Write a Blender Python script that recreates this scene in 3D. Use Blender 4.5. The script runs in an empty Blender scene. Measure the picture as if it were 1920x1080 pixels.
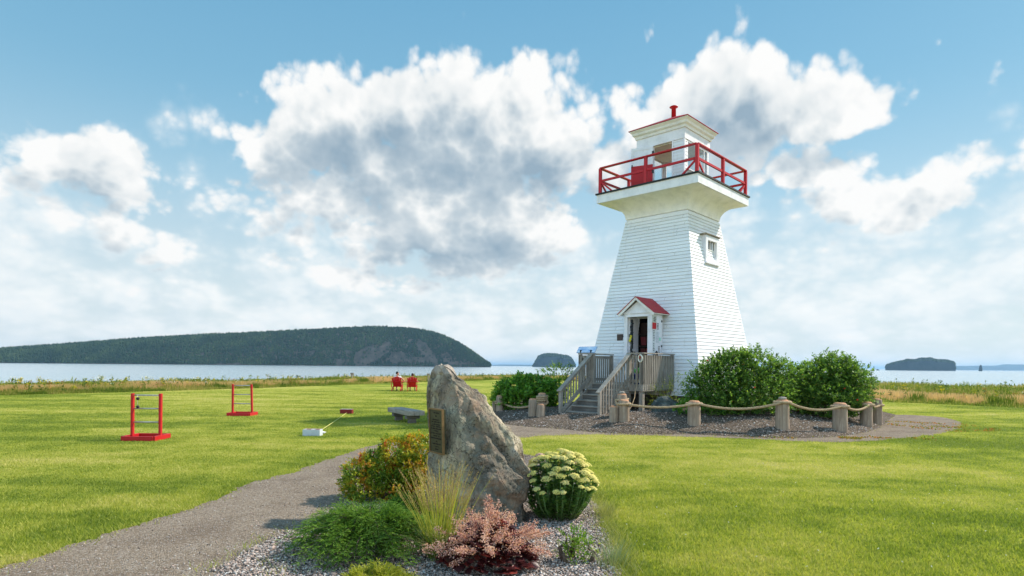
import bpy, bmesh, math, random
import numpy as np
from mathutils import Vector, Matrix, noise as mn
R = math.radians
rng = np.random.default_rng(7)
random.seed(11)
S = bpy.context.scene
COL = S.collection

# ---------------------------------------------------------------- camera
F, Y0, ROLL, H = 1148.0, 685.84, 0.009, 1.65
cd = bpy.data.cameras.new('camera'); cam = bpy.data.objects.new('camera', cd); COL.objects.link(cam)
cd.sensor_width = 36; cd.lens = 36*F/1920; cd.shift_y = (Y0-540)/1920
cd.clip_start = 0.1; cd.clip_end = 200000
cam.location = (0, 0, H); cam.rotation_euler = (R(90), -ROLL, 0)
S.camera = cam
S.view_settings.view_transform = 'Standard'; S.view_settings.look = 'None'
S.view_settings.exposure = 0.35; S.view_settings.gamma = 1.0
S.render.resolution_x = 1024; S.render.resolution_y = 576
S.cycles.max_bounces = 6; S.cycles.transparent_max_bounces = 8; S.cycles.volume_bounces = 0
S.cycles.diffuse_bounces = 3; S.cycles.glossy_bounces = 3; S.cycles.transmission_bounces = 4

def ray(px, py):
    dx, dy = px-960, py-Y0; c, s = math.cos(ROLL), math.sin(ROLL)
    return (dx*c+dy*s)/F, (-dx*s+dy*c)/F
def G(px, py, z=0.0):            # the ground point seen at a place in the photograph
    a, b = ray(px, py); Y = (H-z)/b
    return Vector((a*Y, Y, z))
def W(px, py, Y):                # the point at a known distance
    a, b = ray(px, py); return Vector((a*Y, Y, H-b*Y))

# ---------------------------------------------------------------- light
SUN_AZ, SUN_EL = R(22), R(42)    # azimuth from +X towards +Y
sd = Vector((math.cos(SUN_AZ)*math.cos(SUN_EL), math.sin(SUN_AZ)*math.cos(SUN_EL), math.sin(SUN_EL)))
ld = bpy.data.lights.new('sun', 'SUN'); ld.energy = 5.0; ld.angle = R(1.4); ld.color = (1, .93, .81)
sun = bpy.data.objects.new('sun', ld); COL.objects.link(sun); sun.location = sd*60
sun.rotation_euler = sd.to_track_quat('Z', 'Y').to_euler()

# ---------------------------------------------------------------- node helper
class NT:
    def __init__(s, tree): s.t = tree; s.N = tree.nodes; s.L = tree.links
    def n(s, typ, **kw):
        nd = s.N.new(typ)
        for k, v in kw.items(): setattr(nd, k, v)
        return nd
    def put(s, sock, v):
        if v is None: return
        if isinstance(v, bpy.types.NodeSocket): s.L.new(v, sock)
        else:
            if isinstance(v, (tuple, list)) and len(v) == 3 and len(sock.default_value) == 4: v = (*v, 1)
            sock.default_value = v
    def math(s, op, a, b=None, c=None, clamp=False):
        nd = s.n('ShaderNodeMath', operation=op, use_clamp=clamp)
        s.put(nd.inputs[0], a); s.put(nd.inputs[1], b); s.put(nd.inputs[2], c); return nd.outputs[0]
    def vmath(s, op, a, b=None):
        nd = s.n('ShaderNodeVectorMath', operation=op); s.put(nd.inputs[0], a); s.put(nd.inputs[1], b)
        return nd.outputs['Value' if op in ('LENGTH', 'DOT_PRODUCT') else 'Vector']
    def noise(s, vec, scale, detail=4, rough=.55, dist=0, out='Fac'):
        nd = s.n('ShaderNodeTexNoise'); s.put(nd.inputs['Vector'], vec)
        nd.inputs['Scale'].default_value = scale; nd.inputs['Detail'].default_value = detail
        nd.inputs['Roughness'].default_value = rough; nd.inputs['Distortion'].default_value = dist
        return nd.outputs[out]
    def voro(s, vec, scale, feature='F1', out='Distance'):
        nd = s.n('ShaderNodeTexVoronoi', feature=feature); s.put(nd.inputs['Vector'], vec)
        nd.inputs['Scale'].default_value = scale; return nd.outputs[out]
    def rng(s, v, a, b, c=0, d=1, smooth=True):
        nd = s.n('ShaderNodeMapRange', interpolation_type='SMOOTHSTEP' if smooth else 'LINEAR')
        for i, q in enumerate((v, a, b, c, d)): s.put(nd.inputs[i], q)
        return nd.outputs[0]
    def ramp(s, v, stops):
        nd = s.n('ShaderNodeValToRGB'); s.put(nd.inputs[0], v); e = nd.color_ramp.elements
        while len(e) < len(stops): e.new(.5)
        for q, (p, c) in zip(e, stops): q.position = p; q.color = (*c, 1)
        return nd.outputs[0]
    def mix(s, f, a, b, mode='MIX'):
        nd = s.n('ShaderNodeMix', data_type='RGBA', blend_type=mode)
        s.put(nd.inputs[0], f); s.put(nd.inputs[6], a); s.put(nd.inputs[7], b); return nd.outputs[2]
    def mapping(s, vec, scale=(1, 1, 1), loc=(0, 0, 0), rot=(0, 0, 0), typ='POINT'):
        nd = s.n('ShaderNodeMapping', vector_type=typ); s.put(nd.inputs[0], vec)
        nd.inputs[1].default_value = loc; nd.inputs[2].default_value = rot; nd.inputs[3].default_value = scale
        return nd.outputs[0]
    def bump(s, h, strength=.5, dist=.01):
        nd = s.n('ShaderNodeBump'); s.put(nd.inputs['Height'], h)
        nd.inputs['Strength'].default_value = strength; nd.inputs['Distance'].default_value = dist
        return nd.outputs[0]

# ---------------------------------------------------------------- sky
world = bpy.data.worlds.new('World'); S.world = world; world.use_nodes = True
def make_sky():
    t = NT(world.node_tree); t.N.clear()
    out = t.n('ShaderNodeOutputWorld'); bg = t.n('ShaderNodeBackground'); t.L.new(bg.outputs[0], out.inputs[0])
    sky = t.n('ShaderNodeTexSky', sky_type='NISHITA'); sky.sun_disc = False
    sky.sun_elevation = SUN_EL; sky.sun_rotation = math.pi/2-SUN_AZ
    sky.air_density = 1.0; sky.dust_density = 0.6; sky.ozone_density = 1.0; sky.altitude = 0
    tc = t.n('ShaderNodeTexCoord'); d = t.vmath('NORMALIZE', tc.outputs['Generated'])
    sep = t.n('ShaderNodeSeparateXYZ'); t.L.new(d, sep.inputs[0])
    az = t.math('ARCTAN2', sep.outputs[0], sep.outputs[1]); el = t.math('ARCSINE', sep.outputs[2])
    comb = t.n('ShaderNodeCombineXYZ'); t.put(comb.inputs[0], az); t.put(comb.inputs[1], el)
    P = comb.outputs[0]
    # clouds get flatter and smaller towards the horizon
    hz = t.math('ADD', t.math('MAXIMUM', sep.outputs[2], 0), .27)
    cd2 = t.n('ShaderNodeCombineXYZ')
    t.put(cd2.inputs[0], t.math('MULTIPLY', az, 1.75))
    t.put(cd2.inputs[1], t.math('MULTIPLY', t.math('LOGARITHM', hz, 2.718), 1.15))
    Q = cd2.outputs[0]
    wv = t.n('ShaderNodeVectorMath', operation='SUBTRACT'); t.put(wv.inputs[0], t.noise(Q, 3.2, 3, .55, 0, 'Color')); wv.inputs[1].default_value = (.5, .5, .5)
    ws = t.n('ShaderNodeVectorMath', operation='SCALE'); t.L.new(wv.outputs[0], ws.inputs[0]); ws.inputs['Scale'].default_value = .085
    PW = t.vmath('ADD', P, ws.outputs[0])
    def conv(px, py, rx, ry):
        a, b = ray(px, py); A = math.atan(a); E = math.atan(-b*math.cos(A))
        return A, E, rx/F/(1+a*a), ry/F/math.sqrt(1+a*a)
    def value(blobs, A0, E0):        # sum of soft ellipses at a direction of the sky
        v = 0
        for A, E, sx, sy, rot, amp in blobs:
            dx, dy = A0-A, E0-E; c, n_ = math.cos(-rot), math.sin(-rot); q = math.hypot((dx*c-dy*n_)/sx, (dx*n_+dy*c)/sy)
            if q < 1: v += amp*(1-q*q*(3-2*q))
        return v
    NB, E_0, dE, A_0, A_1 = 15, R(0), R(2.65), R(-44), R(44)
    def prep(blobs): return [(*conv(px, py, rx*1.38, ry*1.32), R(rot), amp) for px, py, rx, ry, rot, amp in blobs]
    def field(vec, table):           # coverage and shade of the cloud field, one ramp for each band of elevation
        sp_ = t.n('ShaderNodeSeparateXYZ'); t.L.new(vec, sp_.inputs[0]); u = t.rng(sp_.outputs[0], A_0, A_1, 0, 1, False); acc = None
        for k in range(NB):
            nd = t.n('ShaderNodeValToRGB'); t.L.new(u, nd.inputs[0]); nd.color_ramp.interpolation = 'B_SPLINE'; e = nd.color_ramp.elements
            while len(e) < 32: e.new(.5)
            for q in range(32): e[q].position = q/31
            for q in range(32): e[q].color = (*table[k][q], 0, 1)
            w = t.math('SUBTRACT', 1, t.math('ABSOLUTE', t.math('DIVIDE', t.math('SUBTRACT', sp_.outputs[1], E_0+dE*k), dE)), clamp=True)
            sc_ = t.n('ShaderNodeVectorMath', operation='SCALE'); t.L.new(nd.outputs[0], sc_.inputs[0]); t.L.new(w, sc_.inputs['Scale'])
            acc = sc_.outputs[0] if acc is None else t.vmath('ADD', acc, sc_.outputs[0])
        o_ = t.n('ShaderNodeSeparateXYZ'); t.L.new(acc, o_.inputs[0]); return t.math('MULTIPLY', o_.outputs[0], 2.0), t.math('MULTIPLY', o_.outputs[1], 2.0)
    cum = [(420,205,50,16,0,.3),(1560,130,60,40,0,.35),(1240,420,90,60,0,.35),(20,185,70,50,0,.55),(10,330,90,60,0,.4),(640,500,150,50,0,.5),(640,185,130,90,0,.9),(790,165,150,95,0,.95),(900,215,170,130,0,1.0),(960,150,70,50,0,.4),(1040,270,170,100,0,.9),
           (700,290,210,110,0,.9),(560,300,120,60,10,.6),(900,350,260,90,0,.7),(1120,360,110,90,0,.6),(1130,165,55,60,0,.75),(1055,120,60,70,40,.5),
           (135,255,100,75,0,1.2),(215,330,150,105,-10,1.3),(290,380,110,60,0,.7),
           (1400,165,185,85,0,1.15),(1290,200,140,85,0,1.0),(1470,225,200,60,0,1.1),(1560,225,100,35,0,.6),
           (1680,132,85,42,0,.9),(1625,185,60,36,0,.8),(1820,165,130,36,8,.95),(1660,285,120,40,5,.95),(1870,300,150,60,10,1.2),(1500,330,150,45,5,.8),(1760,345,120,40,8,.7),(1620,190,60,40,0,.8),(1730,215,80,30,0,.6),
           (1640,400,160,50,3,1.0),(1730,380,100,30,0,.5),(1900,8,110,24,0,.6),(468,160,32,26,0,.75),(50,125,70,18,-5,.45),
           (430,430,140,75,0,.6),(850,475,200,62,15,1.0),(1010,430,130,50,0,.5),(1010,520,170,60,0,.4),
           (1600,510,260,60,0,.5),(1850,450,160,60,10,.5),(1450,460,110,50,0,.35),(200,510,260,80,0,.5),(640,420,200,70,-10,.5),(760,400,220,80,0,.5),(960,440,190,70,0,.5),(600,240,120,90,0,.4),(1330,260,140,50,0,.5),(470,300,90,90,0,.5),(1500,320,120,40,5,.45),(1720,215,80,26,0,.45),(1760,330,120,34,5,.5),(340,470,160,60,0,.5),(1520,400,120,40,0,.4),(1000,130,60,60,0,.45),(700,540,200,50,0,.4),(90,420,150,90,0,.45)]
    dark = [(640,350,170,60,0,.45),(850,290,220,70,0,.35),(200,340,140,50,-20,.35),(1330,240,90,40,0,.5),(620,260,130,55,0,.7),(800,230,150,70,-8,.85),(960,330,190,45,0,.8),(1060,310,130,50,0,.6),(700,330,170,45,0,.6),
            (140,300,120,60,-20,.55),(1400,195,160,55,0,.95),(1340,235,130,40,0,.9),(1530,235,110,22,0,.8),(850,480,180,48,15,.9),
            (1640,408,130,30,3,1.2),(1860,330,100,26,8,.4),(1590,480,140,26,0,.5),(1440,240,120,30,0,.5)]
    def cn(vec):
        q = t.n('ShaderNodeTexVoronoi', feature='F1'); t.put(q.inputs['Vector'], vec); q.inputs['Scale'].default_value = 8.0
        q.inputs['Detail'].default_value = 2.0; q.inputs['Roughness'].default_value = .55; q.inputs['Lacunarity'].default_value = 2.3
        return t.math('ADD', t.math('MULTIPLY', t.noise(vec, 4.2, 9, .60, .1), .78), t.math('MULTIPLY', t.math('SUBTRACT', .75, q.outputs['Distance']), .34))
    wq = t.n('ShaderNodeVectorMath', operation='SCALE'); t.L.new(wv.outputs[0], wq.inputs[0]); wq.inputs['Scale'].default_value = .05
    QW = t.vmath('ADD', Q, wq.outputs[0])
    f1 = cn(QW); f2 = cn(t.mapping(QW, (1, 1, 1), (.035, .075, 0)))
    fd = t.math('SUBTRACT', f1, .47)
    cb, db = prep(cum), prep(dark)
    table = [[(min(1, value(cb, A_0+(A_1-A_0)*q/31, E_0+dE*k)/2), min(1, value(db, A_0+(A_1-A_0)*q/31, E_0+dE*k)/2)) for q in range(32)] for k in range(NB)]
    C, Dk = field(PW, table); Cu, _ = field(t.mapping(PW, (1, 1, 1), (.018, .062, 0)), table)
    # the low sky: a broken veil of small clouds near the horizon
    veil = t.rng(el, R(4), R(29), .95, 0)
    veil = t.math('MULTIPLY', veil, t.rng(t.noise(Q, 2.4, 4, .6), .30, .60, .62, 1.08))
    # outside the photographed part of the sky the same kind of cloud goes on
    farc = t.math('MULTIPLY', t.rng(t.math('ABSOLUTE', az), .72, .95, 0, 1), t.rng(t.noise(Q, 1.6, 3, .5), .48, .62, 0, .9))
    dens = t.math('ADD', t.math('ADD', C, farc), t.math('MULTIPLY', fd, 2.5))
    alpha = t.rng(dens, .14, .56)
    densu = t.math('ADD', Cu, t.math('MULTIPLY', t.math('SUBTRACT', f2, .47), 2.5))
    lowc = t.rng(t.math('ADD', veil, t.math('MULTIPLY', fd, 1.6)), .12, .85)
    relief = t.math('MULTIPLY', t.math('SUBTRACT', f1, f2), 1.5)
    thick = t.math('ADD', t.math('MULTIPLY', t.rng(densu, .10, 1.2), .50), t.math('MULTIPLY', Dk, .40))
    thick = t.math('SUBTRACT', thick, t.math('MULTIPLY', relief, .55), clamp=True)
    ccol = t.ramp(thick, [(0, (.78, .78, .77)), (.25, (.64, .67, .68)), (.6, (.42, .49, .54)), (1, (.25, .34, .42))])
    base = t.mix(1.0, sky.outputs[0], (.105, .132, .122), 'MULTIPLY')
    blue = t.ramp(t.rng(el, 0, R(42), 0, 1, False), [(0, (.40, .54, .62)), (.35, (.23, .45, .60)), (1, (.072, .27, .47))])
    base = t.mix(.85, base, blue)
    hazec = t.mix(t.rng(el, R(-2), R(24), .70, 0), base, (.68, .71, .70))
    lcol = t.ramp(t.math('SUBTRACT', .45, relief, clamp=True), [(0, (.80, .81, .80)), (.5, (.70, .745, .76)), (1, (.54, .63, .68))])
    c1 = t.mix(t.math('MULTIPLY', lowc, .85), hazec, lcol)
    c2 = t.mix(alpha, c1, ccol)
    back = t.rng(t.math('ADD', t.math('MULTIPLY', sep.outputs[0], -.45), t.math('MULTIPLY', sep.outputs[1], -1)), -.35, .7, 1.0, 1.9)  # unseen sky behind the camera brightened as added fill for the shaded tower face
    bk = t.n('ShaderNodeCombineXYZ')
    for q in range(3): t.put(bk.inputs[q], back)
    c2 = t.mix(1.0, c2, bk.outputs[0], 'MULTIPLY')
    t.put(bg.inputs[0], c2); bg.inputs[1].default_value = 1.0
make_sky()
world.cycles.sampling_method = 'MANUAL'; world.cycles.sample_map_resolution = 512

# ---------------------------------------------------------------- materials
def material(name):
    m = bpy.data.materials.new(name); m.use_nodes = True
    t = NT(m.node_tree); t.N.clear()
    out = t.n('ShaderNodeOutputMaterial'); b = t.n('ShaderNodeBsdfPrincipled'); t.L.new(b.outputs[0], out.inputs[0])
    b.inputs['Specular IOR Level'].default_value = .3
    t.b = b; t.out = out; t.m = m
    t.obj = t.n('ShaderNodeTexCoord').outputs['Object']; t.pos = t.n('ShaderNodeNewGeometry').outputs['Position']
    return t
def setc(t, col=None, rough=None, normal=None, metal=None, spec=None):
    t.put(t.b.inputs['Base Color'], col); t.put(t.b.inputs['Roughness'], rough); t.put(t.b.inputs['Normal'], normal)
    t.put(t.b.inputs['Metallic'], metal); t.put(t.b.inputs['Specular IOR Level'], spec); return t.m
def scl(c, k): return tuple(min(1, x*k) for x in c)
def painted(name, col, rough=.5, wear=.12, wearcol=None, wscale=14, bump=.15):
    t = material(name)
    n1 = t.noise(t.obj, 3.0, 6, .65); n2 = t.noise(t.obj, wscale, 5, .7)
    c = t.mix(t.rng(n1, .35, .75), scl(col, 1.04), scl(col, .86))
    c = t.mix(t.math('MULTIPLY', t.rng(n2, .60, .72), wear*4, clamp=True), c, wearcol or scl(col, .55))
    return setc(t, c, rough, t.bump(t.noise(t.obj, 60, 4), bump, .004))
def plainm(name, col, rough=.6, metal=0, spec=.3):
    t = material(name); c = t.mix(t.rng(t.noise(t.obj, 18, 4), .3, .7), scl(col, 1.1), scl(col, .82))
    return setc(t, c, rough, None, metal, spec)
def wood(name, c1, c2, c3, axis=2, sc=1.0):
    t = material(name); s = [26*sc]*3; s[axis] = 1.6*sc
    v = t.mapping(t.obj, tuple(s)); n = t.noise(v, 1.0, 7, .65, .6); n2 = t.noise(t.obj, 2.2, 4, .6)
    c = t.ramp(n, [(.28, c1), (.5, c2), (.72, c3)])
    c = t.mix(t.rng(n2, .4, .7), c, scl(c2, .72))
    return setc(t, c, .8, t.bump(n, .5, .006), None, .15)
MT = {}
MT['white'] = painted('white_paint', (.84, .80, .83), .5, .05, (.45, .42, .38), 9)
MT['cream'] = painted('cream_paint', (.88, .83, .80), .55, .03, (.42, .36, .28), 12)
MT['red'] = painted('red_paint', (.50, .012, .018), .42, .08, (.30, .02, .02), 12)
MT['roofred'] = painted('roof_red', (.42, .022, .03), .6, .1, (.3, .03, .03), 20)
MT['darkred'] = painted('dark_red_paint', (.20, .012, .014), .5, .15, (.10, .01, .01), 20)
MT['black'] = plainm('black_edge', (.025, .025, .028), .7)
MT['dark'] = plainm('dark_interior', (.018, .013, .012), .9)
MT['concrete'] = plainm('foundation_concrete', (.10, .095, .085), .95)
MT['greywood'] = wood('weathered_wood', (.17, .145, .12), (.34, .295, .25), (.47, .42, .36), 2)
MT['greywood_x'] = wood('weathered_wood_x', (.17, .145, .12), (.34, .295, .25), (.47, .42, .36), 0)
MT['greywood_y'] = wood('weathered_wood_y', (.17, .145, .12), (.34, .295, .25), (.47, .42, .36), 1)
MT['shadewood'] = wood('shaded_wood', (.08, .07, .062), (.17, .155, .14), (.25, .23, .21), 1)  # weathered wood darkened to paint in the shade on risers and bench legs
MT['log'] = wood('post_wood', (.16, .11, .08), (.36, .27, .20), (.46, .37, .29), 2, .7)
MT['logtop'] = wood('post_top', (.35, .16, .09), (.50, .25, .14), (.55, .32, .2), 2, .7)
MT['rope'] = plainm('rope_fibre', (.42, .30, .18), .9)
MT['metal'] = plainm('galvanised_pipe', (.45, .45, .46), .4, .6)
MT['hinge'] = plainm('hinge_metal', (.05, .05, .05), .5, .5)
MT['soil'] = plainm('dark_soil', (.03, .022, .016), .95)

def make_glass():
    t = material('window_glass'); t.b.inputs['Roughness'].default_value = .03
    t.b.inputs['Base Color'].default_value = (.05, .06, .07, 1); t.b.inputs['Specular IOR Level'].default_value = .8
    return t.m
MT['pane'] = make_glass()
def make_clear():
    m = bpy.data.materials.new('clear_pane'); m.use_nodes = True; t = NT(m.node_tree); t.N.clear()
    o = t.n('ShaderNodeOutputMaterial'); mx = t.n('ShaderNodeMixShader'); mx.inputs[0].default_value = .12
    a = t.n('ShaderNodeBsdfTransparent'); a.inputs[0].default_value = (.93, .96, .96, 1); g = t.n('ShaderNodeBsdfGlossy'); g.inputs['Roughness'].default_value = .03
    t.L.new(a.outputs[0], mx.inputs[1]); t.L.new(g.outputs[0], mx.inputs[2]); t.L.new(mx.outputs[0], o.inputs[0]); return m
MT['clear'] = make_clear()

def leafmat(name, stops, trans=.35, rough=.5, spec=.35, patch=None, pscale=1.0, tint=1.3):
    """leaf colour from a per-leaf random value, optionally shifted by a patch noise"""
    m = bpy.data.materials.new(name); m.use_nodes = True; t = NT(m.node_tree); t.N.clear()
    o = t.n('ShaderNodeOutputMaterial'); b = t.n('ShaderNodeBsdfPrincipled'); tr = t.n('ShaderNodeBsdfTranslucent'); mx = t.n('ShaderNodeMixShader')
    at = t.n('ShaderNodeAttribute', attribute_name='rnd').outputs['Fac']
    v = at
    if patch:
        pos = t.n('ShaderNodeNewGeometry').outputs['Position']
        v = t.math('ADD', t.math('MULTIPLY', at, 1-patch), t.math('MULTIPLY', t.rng(t.noise(pos, pscale, 4, .6), .32, .68), patch))
    c = t.ramp(v, stops)
    t.put(b.inputs['Base Color'], c); b.inputs['Roughness'].default_value = rough; b.inputs['Specular IOR Level'].default_value = spec
    t.put(tr.inputs[0], t.mix(1.0, c, (tint, tint*1.05, tint*.6), 'MULTIPLY')); mx.inputs[0].default_value = trans
    t.L.new(b.outputs[0], mx.inputs[1]); t.L.new(tr.outputs[0], mx.inputs[2]); t.L.new(mx.outputs[0], o.inputs[0]); return m

LAWN = [(0, (.12, .170, .022)), (.22, (.22, .268, .034)), (.45, (.355, .370, .056)), (.68, (.465, .43, .10)), (1, (.60, .51, .22))]
def lawn_value(t, pos):
    flat = t.mapping(pos, (.16, .55, 1))
    a = t.noise(flat, 1.0, 5, .6); b = t.noise(pos, 1.3, 4, .6); c = t.noise(pos, .09, 2, .5)
    v = t.math('ADD', t.math('MULTIPLY', a, .5), t.math('ADD', t.math('MULTIPLY', b, .30), t.math('MULTIPLY', c, .40)))
    return t.rng(v, .46, .76)
def make_lawn():
    t = material('lawn'); v = lawn_value(t, t.pos)
    fine = t.noise(t.pos, 16, 5, .75); f2 = t.noise(t.pos, 70, 3, .7)
    vv = t.math('ADD', t.math('MULTIPLY', v, .7), t.math('MULTIPLY', t.math('SUBTRACT', fine, .35), .6), clamp=True)
    c = t.ramp(vv, LAWN); c = t.mix(t.rng(f2, .35, .6, .35, 0), c, (.04, .06, .01))
    return setc(t, c, .9, t.bump(t.math('ADD', fine, f2), .7, .05), None, .05)
MT['lawn'] = make_lawn()
def make_blade():
    m = bpy.data.materials.new('grass_blade'); m.use_nodes = True; t = NT(m.node_tree); t.N.clear()
    o = t.n('ShaderNodeOutputMaterial'); b = t.n('ShaderNodeBsdfPrincipled'); tr = t.n('ShaderNodeBsdfTranslucent'); mx = t.n('ShaderNodeMixShader')
    at = t.n('ShaderNodeAttribute', attribute_name='rnd').outputs['Fac']; pos = t.n('ShaderNodeNewGeometry').outputs['Position']
    v = t.math('ADD', t.math('MULTIPLY', lawn_value(t, pos), .72), t.math('MULTIPLY', t.math('SUBTRACT', at, .25), .5), clamp=True)
    c = t.ramp(v, LAWN); t.put(b.inputs['Base Color'], c); b.inputs['Roughness'].default_value = .55; b.inputs['Specular IOR Level'].default_value = .25
    t.put(tr.inputs[0], t.mix(1.0, c, (1.15, 1.25, .7), 'MULTIPLY')); mx.inputs[0].default_value = .45
    t.L.new(b.outputs[0], mx.inputs[1]); t.L.new(tr.outputs[0], mx.inputs[2]); t.L.new(mx.outputs[0], o.inputs[0]); return m
MT['blade'] = make_blade()
def make_path():
    t = material('path_dirt')
    n = t.noise(t.pos, 1.4, 5, .6); f = t.noise(t.pos, 28, 5, .75); v = t.voro(t.pos, 95); vc = t.voro(t.pos, 95, out='Color')
    c = t.ramp(f, [(.3, (.165, .120, .084)), (.5, (.275, .21, .152)), (.72, (.385, .305, .235))])
    c = t.mix(t.rng(n, .42, .66, 0, .6), c, (.17, .120, .085)); c = t.mix(t.rng(t.noise(t.pos, 5, 5, .7), .5, .7, 0, .5), c, (.38, .31, .25))
    sp = t.n('ShaderNodeSeparateColor'); t.L.new(vc, sp.inputs[0])
    c = t.mix(t.math('MULTIPLY', t.rng(sp.outputs[0], .86, .9), .7), c, (.46, .42, .38))
    c = t.mix(t.math('MULTIPLY', t.rng(sp.outputs[1], .82, .86), .6), c, (.075, .06, .052))
    return setc(t, c, .95, t.bump(t.math('ADD', f, t.math('MULTIPLY', v, -.8)), .8, .02), None, .1)
MT['path'] = make_path()
def make_gravel():
    t = material('gravel_ground'); v = t.voro(t.pos, 48); vc = t.voro(t.pos, 48, out='Color'); n = t.noise(t.pos, 1.2, 4)
    sp = t.n('ShaderNodeSeparateColor'); t.L.new(vc, sp.inputs[0])
    c = t.ramp(sp.outputs[0], [(0, (.10, .075, .06)), (.35, (.23, .18, .145)), (.7, (.36, .285, .235)), (1, (.52, .45, .39))])
    c = t.mix(t.rng(v, .35, .75, 0, .75), c, (.03, .022, .02)); c = t.mix(t.rng(n, .45, .7, 0, .5), c, (.10, .075, .06))
    return setc(t, c, .95, t.bump(t.math('MULTIPLY', v, -1), 1, .03), None, .15)
MT['gravel'] = make_gravel()
def make_mound_mat():
    t = material('mound_soil'); v = t.voro(t.pos, 40); vc = t.voro(t.pos, 40, out='Color'); n = t.noise(t.pos, 1.5, 5, .6)
    sp = t.n('ShaderNodeSeparateColor'); t.L.new(vc, sp.inputs[0])
    c = t.ramp(sp.outputs[0], [(0, (.07, .05, .036)), (.4, (.17, .125, .092)), (.75, (.28, .215, .165)), (1, (.45, .38, .31))])
    c = t.mix(t.rng(v, .35, .75, 0, .75), c, (.025, .018, .014)); c = t.mix(t.rng(n, .42, .66, 0, .6), c, (.10, .07, .05))
    return setc(t, c, .95, t.bump(t.math('MULTIPLY', v, -1), 1, .03), None, .1)
MT['moundsoil'] = make_mound_mat()
def make_pebble():
    t = material('pebble'); at = t.n('ShaderNodeAttribute', attribute_name='rnd').outputs['Fac']
    c = t.ramp(at, [(0, (.10, .085, .08)), (.2, (.24, .195, .17)), (.45, (.40, .30, .25)), (.65, (.50, .37, .31)), (.85, (.46, .42, .39)), (1, (.70, .64, .59))])
    return setc(t, c, .85, None, None, .25)
MT['pebble'] = make_pebble()
def make_rock(name, cols, sc, warm, mossy=.3):
    t = material(name)
    v = t.mapping(t.obj, (1.0, 1.0, .55), (0, 0, 0), (0, R(-24), 0))
    a = t.noise(v, sc, 9, .68, .8); b = t.noise(t.obj, sc*.45, 4, .6, .5); f = t.noise(v, sc*7, 6, .75, .4); vr = t.voro(v, sc*2.4, 'DISTANCE_TO_EDGE')
    c = t.ramp(a, [(.30, cols[0]), (.44, cols[1]), (.56, cols[2]), (.72, cols[3])])
    c = t.mix(t.rng(b, .50, .64, 0, .65), c, warm)
    c = t.mix(t.rng(f, .52, .68, 0, .55), c, scl(cols[0], .6))
    c = t.mix(t.rng(f, .28, .42, .35, 0), c, cols[3])
    h = t.math('ADD', t.math('MULTIPLY', a, 1.2), t.math('ADD', t.math('MULTIPLY', f, .45), t.rng(vr, 0, .06, -.10, 0)))
    return setc(t, c, .85, t.bump(h, .95, .06), None, .25), t
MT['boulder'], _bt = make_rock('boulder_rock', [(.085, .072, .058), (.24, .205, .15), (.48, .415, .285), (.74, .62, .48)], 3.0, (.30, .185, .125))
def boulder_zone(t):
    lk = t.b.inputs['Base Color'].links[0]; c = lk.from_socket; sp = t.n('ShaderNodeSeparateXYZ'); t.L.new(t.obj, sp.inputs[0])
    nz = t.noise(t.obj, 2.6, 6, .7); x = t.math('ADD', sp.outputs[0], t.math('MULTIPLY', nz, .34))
    up = t.math('ADD', t.math('MULTIPLY', sp.outputs[2], 1.0), t.math('MULTIPLY', sp.outputs[0], .85))   # the lit crest, kept pale, runs down to the right
    m = t.math('MULTIPLY', t.rng(x, -.40, -.20), t.rng(t.math('ADD', up, t.math('MULTIPLY', nz, .25)), .78, .98, 1, .15))  # shade of the right face painted below the crest, over brown rusty stone
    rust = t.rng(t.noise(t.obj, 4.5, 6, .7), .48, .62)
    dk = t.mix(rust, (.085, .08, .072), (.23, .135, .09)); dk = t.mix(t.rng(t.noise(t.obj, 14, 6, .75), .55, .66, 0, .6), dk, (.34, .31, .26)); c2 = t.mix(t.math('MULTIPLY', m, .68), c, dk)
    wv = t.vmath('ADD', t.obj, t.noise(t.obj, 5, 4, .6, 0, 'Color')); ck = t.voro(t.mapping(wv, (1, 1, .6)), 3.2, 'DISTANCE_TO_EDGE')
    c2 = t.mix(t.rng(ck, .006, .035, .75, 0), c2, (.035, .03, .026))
    c2 = t.mix(t.math('MULTIPLY', t.rng(sp.outputs[2], 1.50, 1.60), .5), c2, (.62, .50, .44)); t.put(t.b.inputs['Base Color'], c2)  # sunlit top painted paler and pinker into the stone colour
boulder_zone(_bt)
MT['darkrock'], _ = make_rock('dark_rock', [(.03, .035, .035), (.07, .085, .08), (.13, .15, .14), (.24, .26, .25)], 4, (.08, .09, .08))
MT['palerock'], _ = make_rock('pale_rock', [(.12, .11, .11), (.28, .26, .26), (.42, .40, .40), (.6, .58, .57)], 9, (.3, .24, .22))

def make_water():
    t = material('sea_water')
    m1 = t.mapping(t.pos, (.05, .16, 1)); m2 = t.mapping(t.pos, (.28, .8, 1))
    h = t.math('ADD', t.math('MULTIPLY', t.noise(m1, 1, 4, .6), 1.4), t.math('MULTIPLY', t.noise(m2, 1, 5, .65), .8))
    t.b.inputs['IOR'].default_value = 1.33
    return setc(t, (.34, .42, .46), .14, t.bump(h, .35, 1.2), None, .5)
MT['water'] = make_water()
def make_hill(name, c1, c2, c3):
    t = material(name); n = t.noise(t.pos, .035, 6, .7); m = t.noise(t.pos, .012, 4, .6)
    c = t.ramp(n, [(.3, c1), (.5, c2), (.7, c3)])
    return setc(t, t.mix(t.rng(m, .5, .65, 0, .4), c, c3), .95, None, None, 0)
MT['hill'] = make_hill('island_ground', (.04, .045, .03), (.10, .08, .062), (.17, .13, .105))
MT['cliff'] = make_hill('cliff_rock', (.010, .020, .024), (.018, .030, .034), (.032, .044, .046))
MT['coast'] = make_hill('far_coast', (.02, .025, .03), (.03, .035, .04), (.04, .045, .05))
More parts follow.
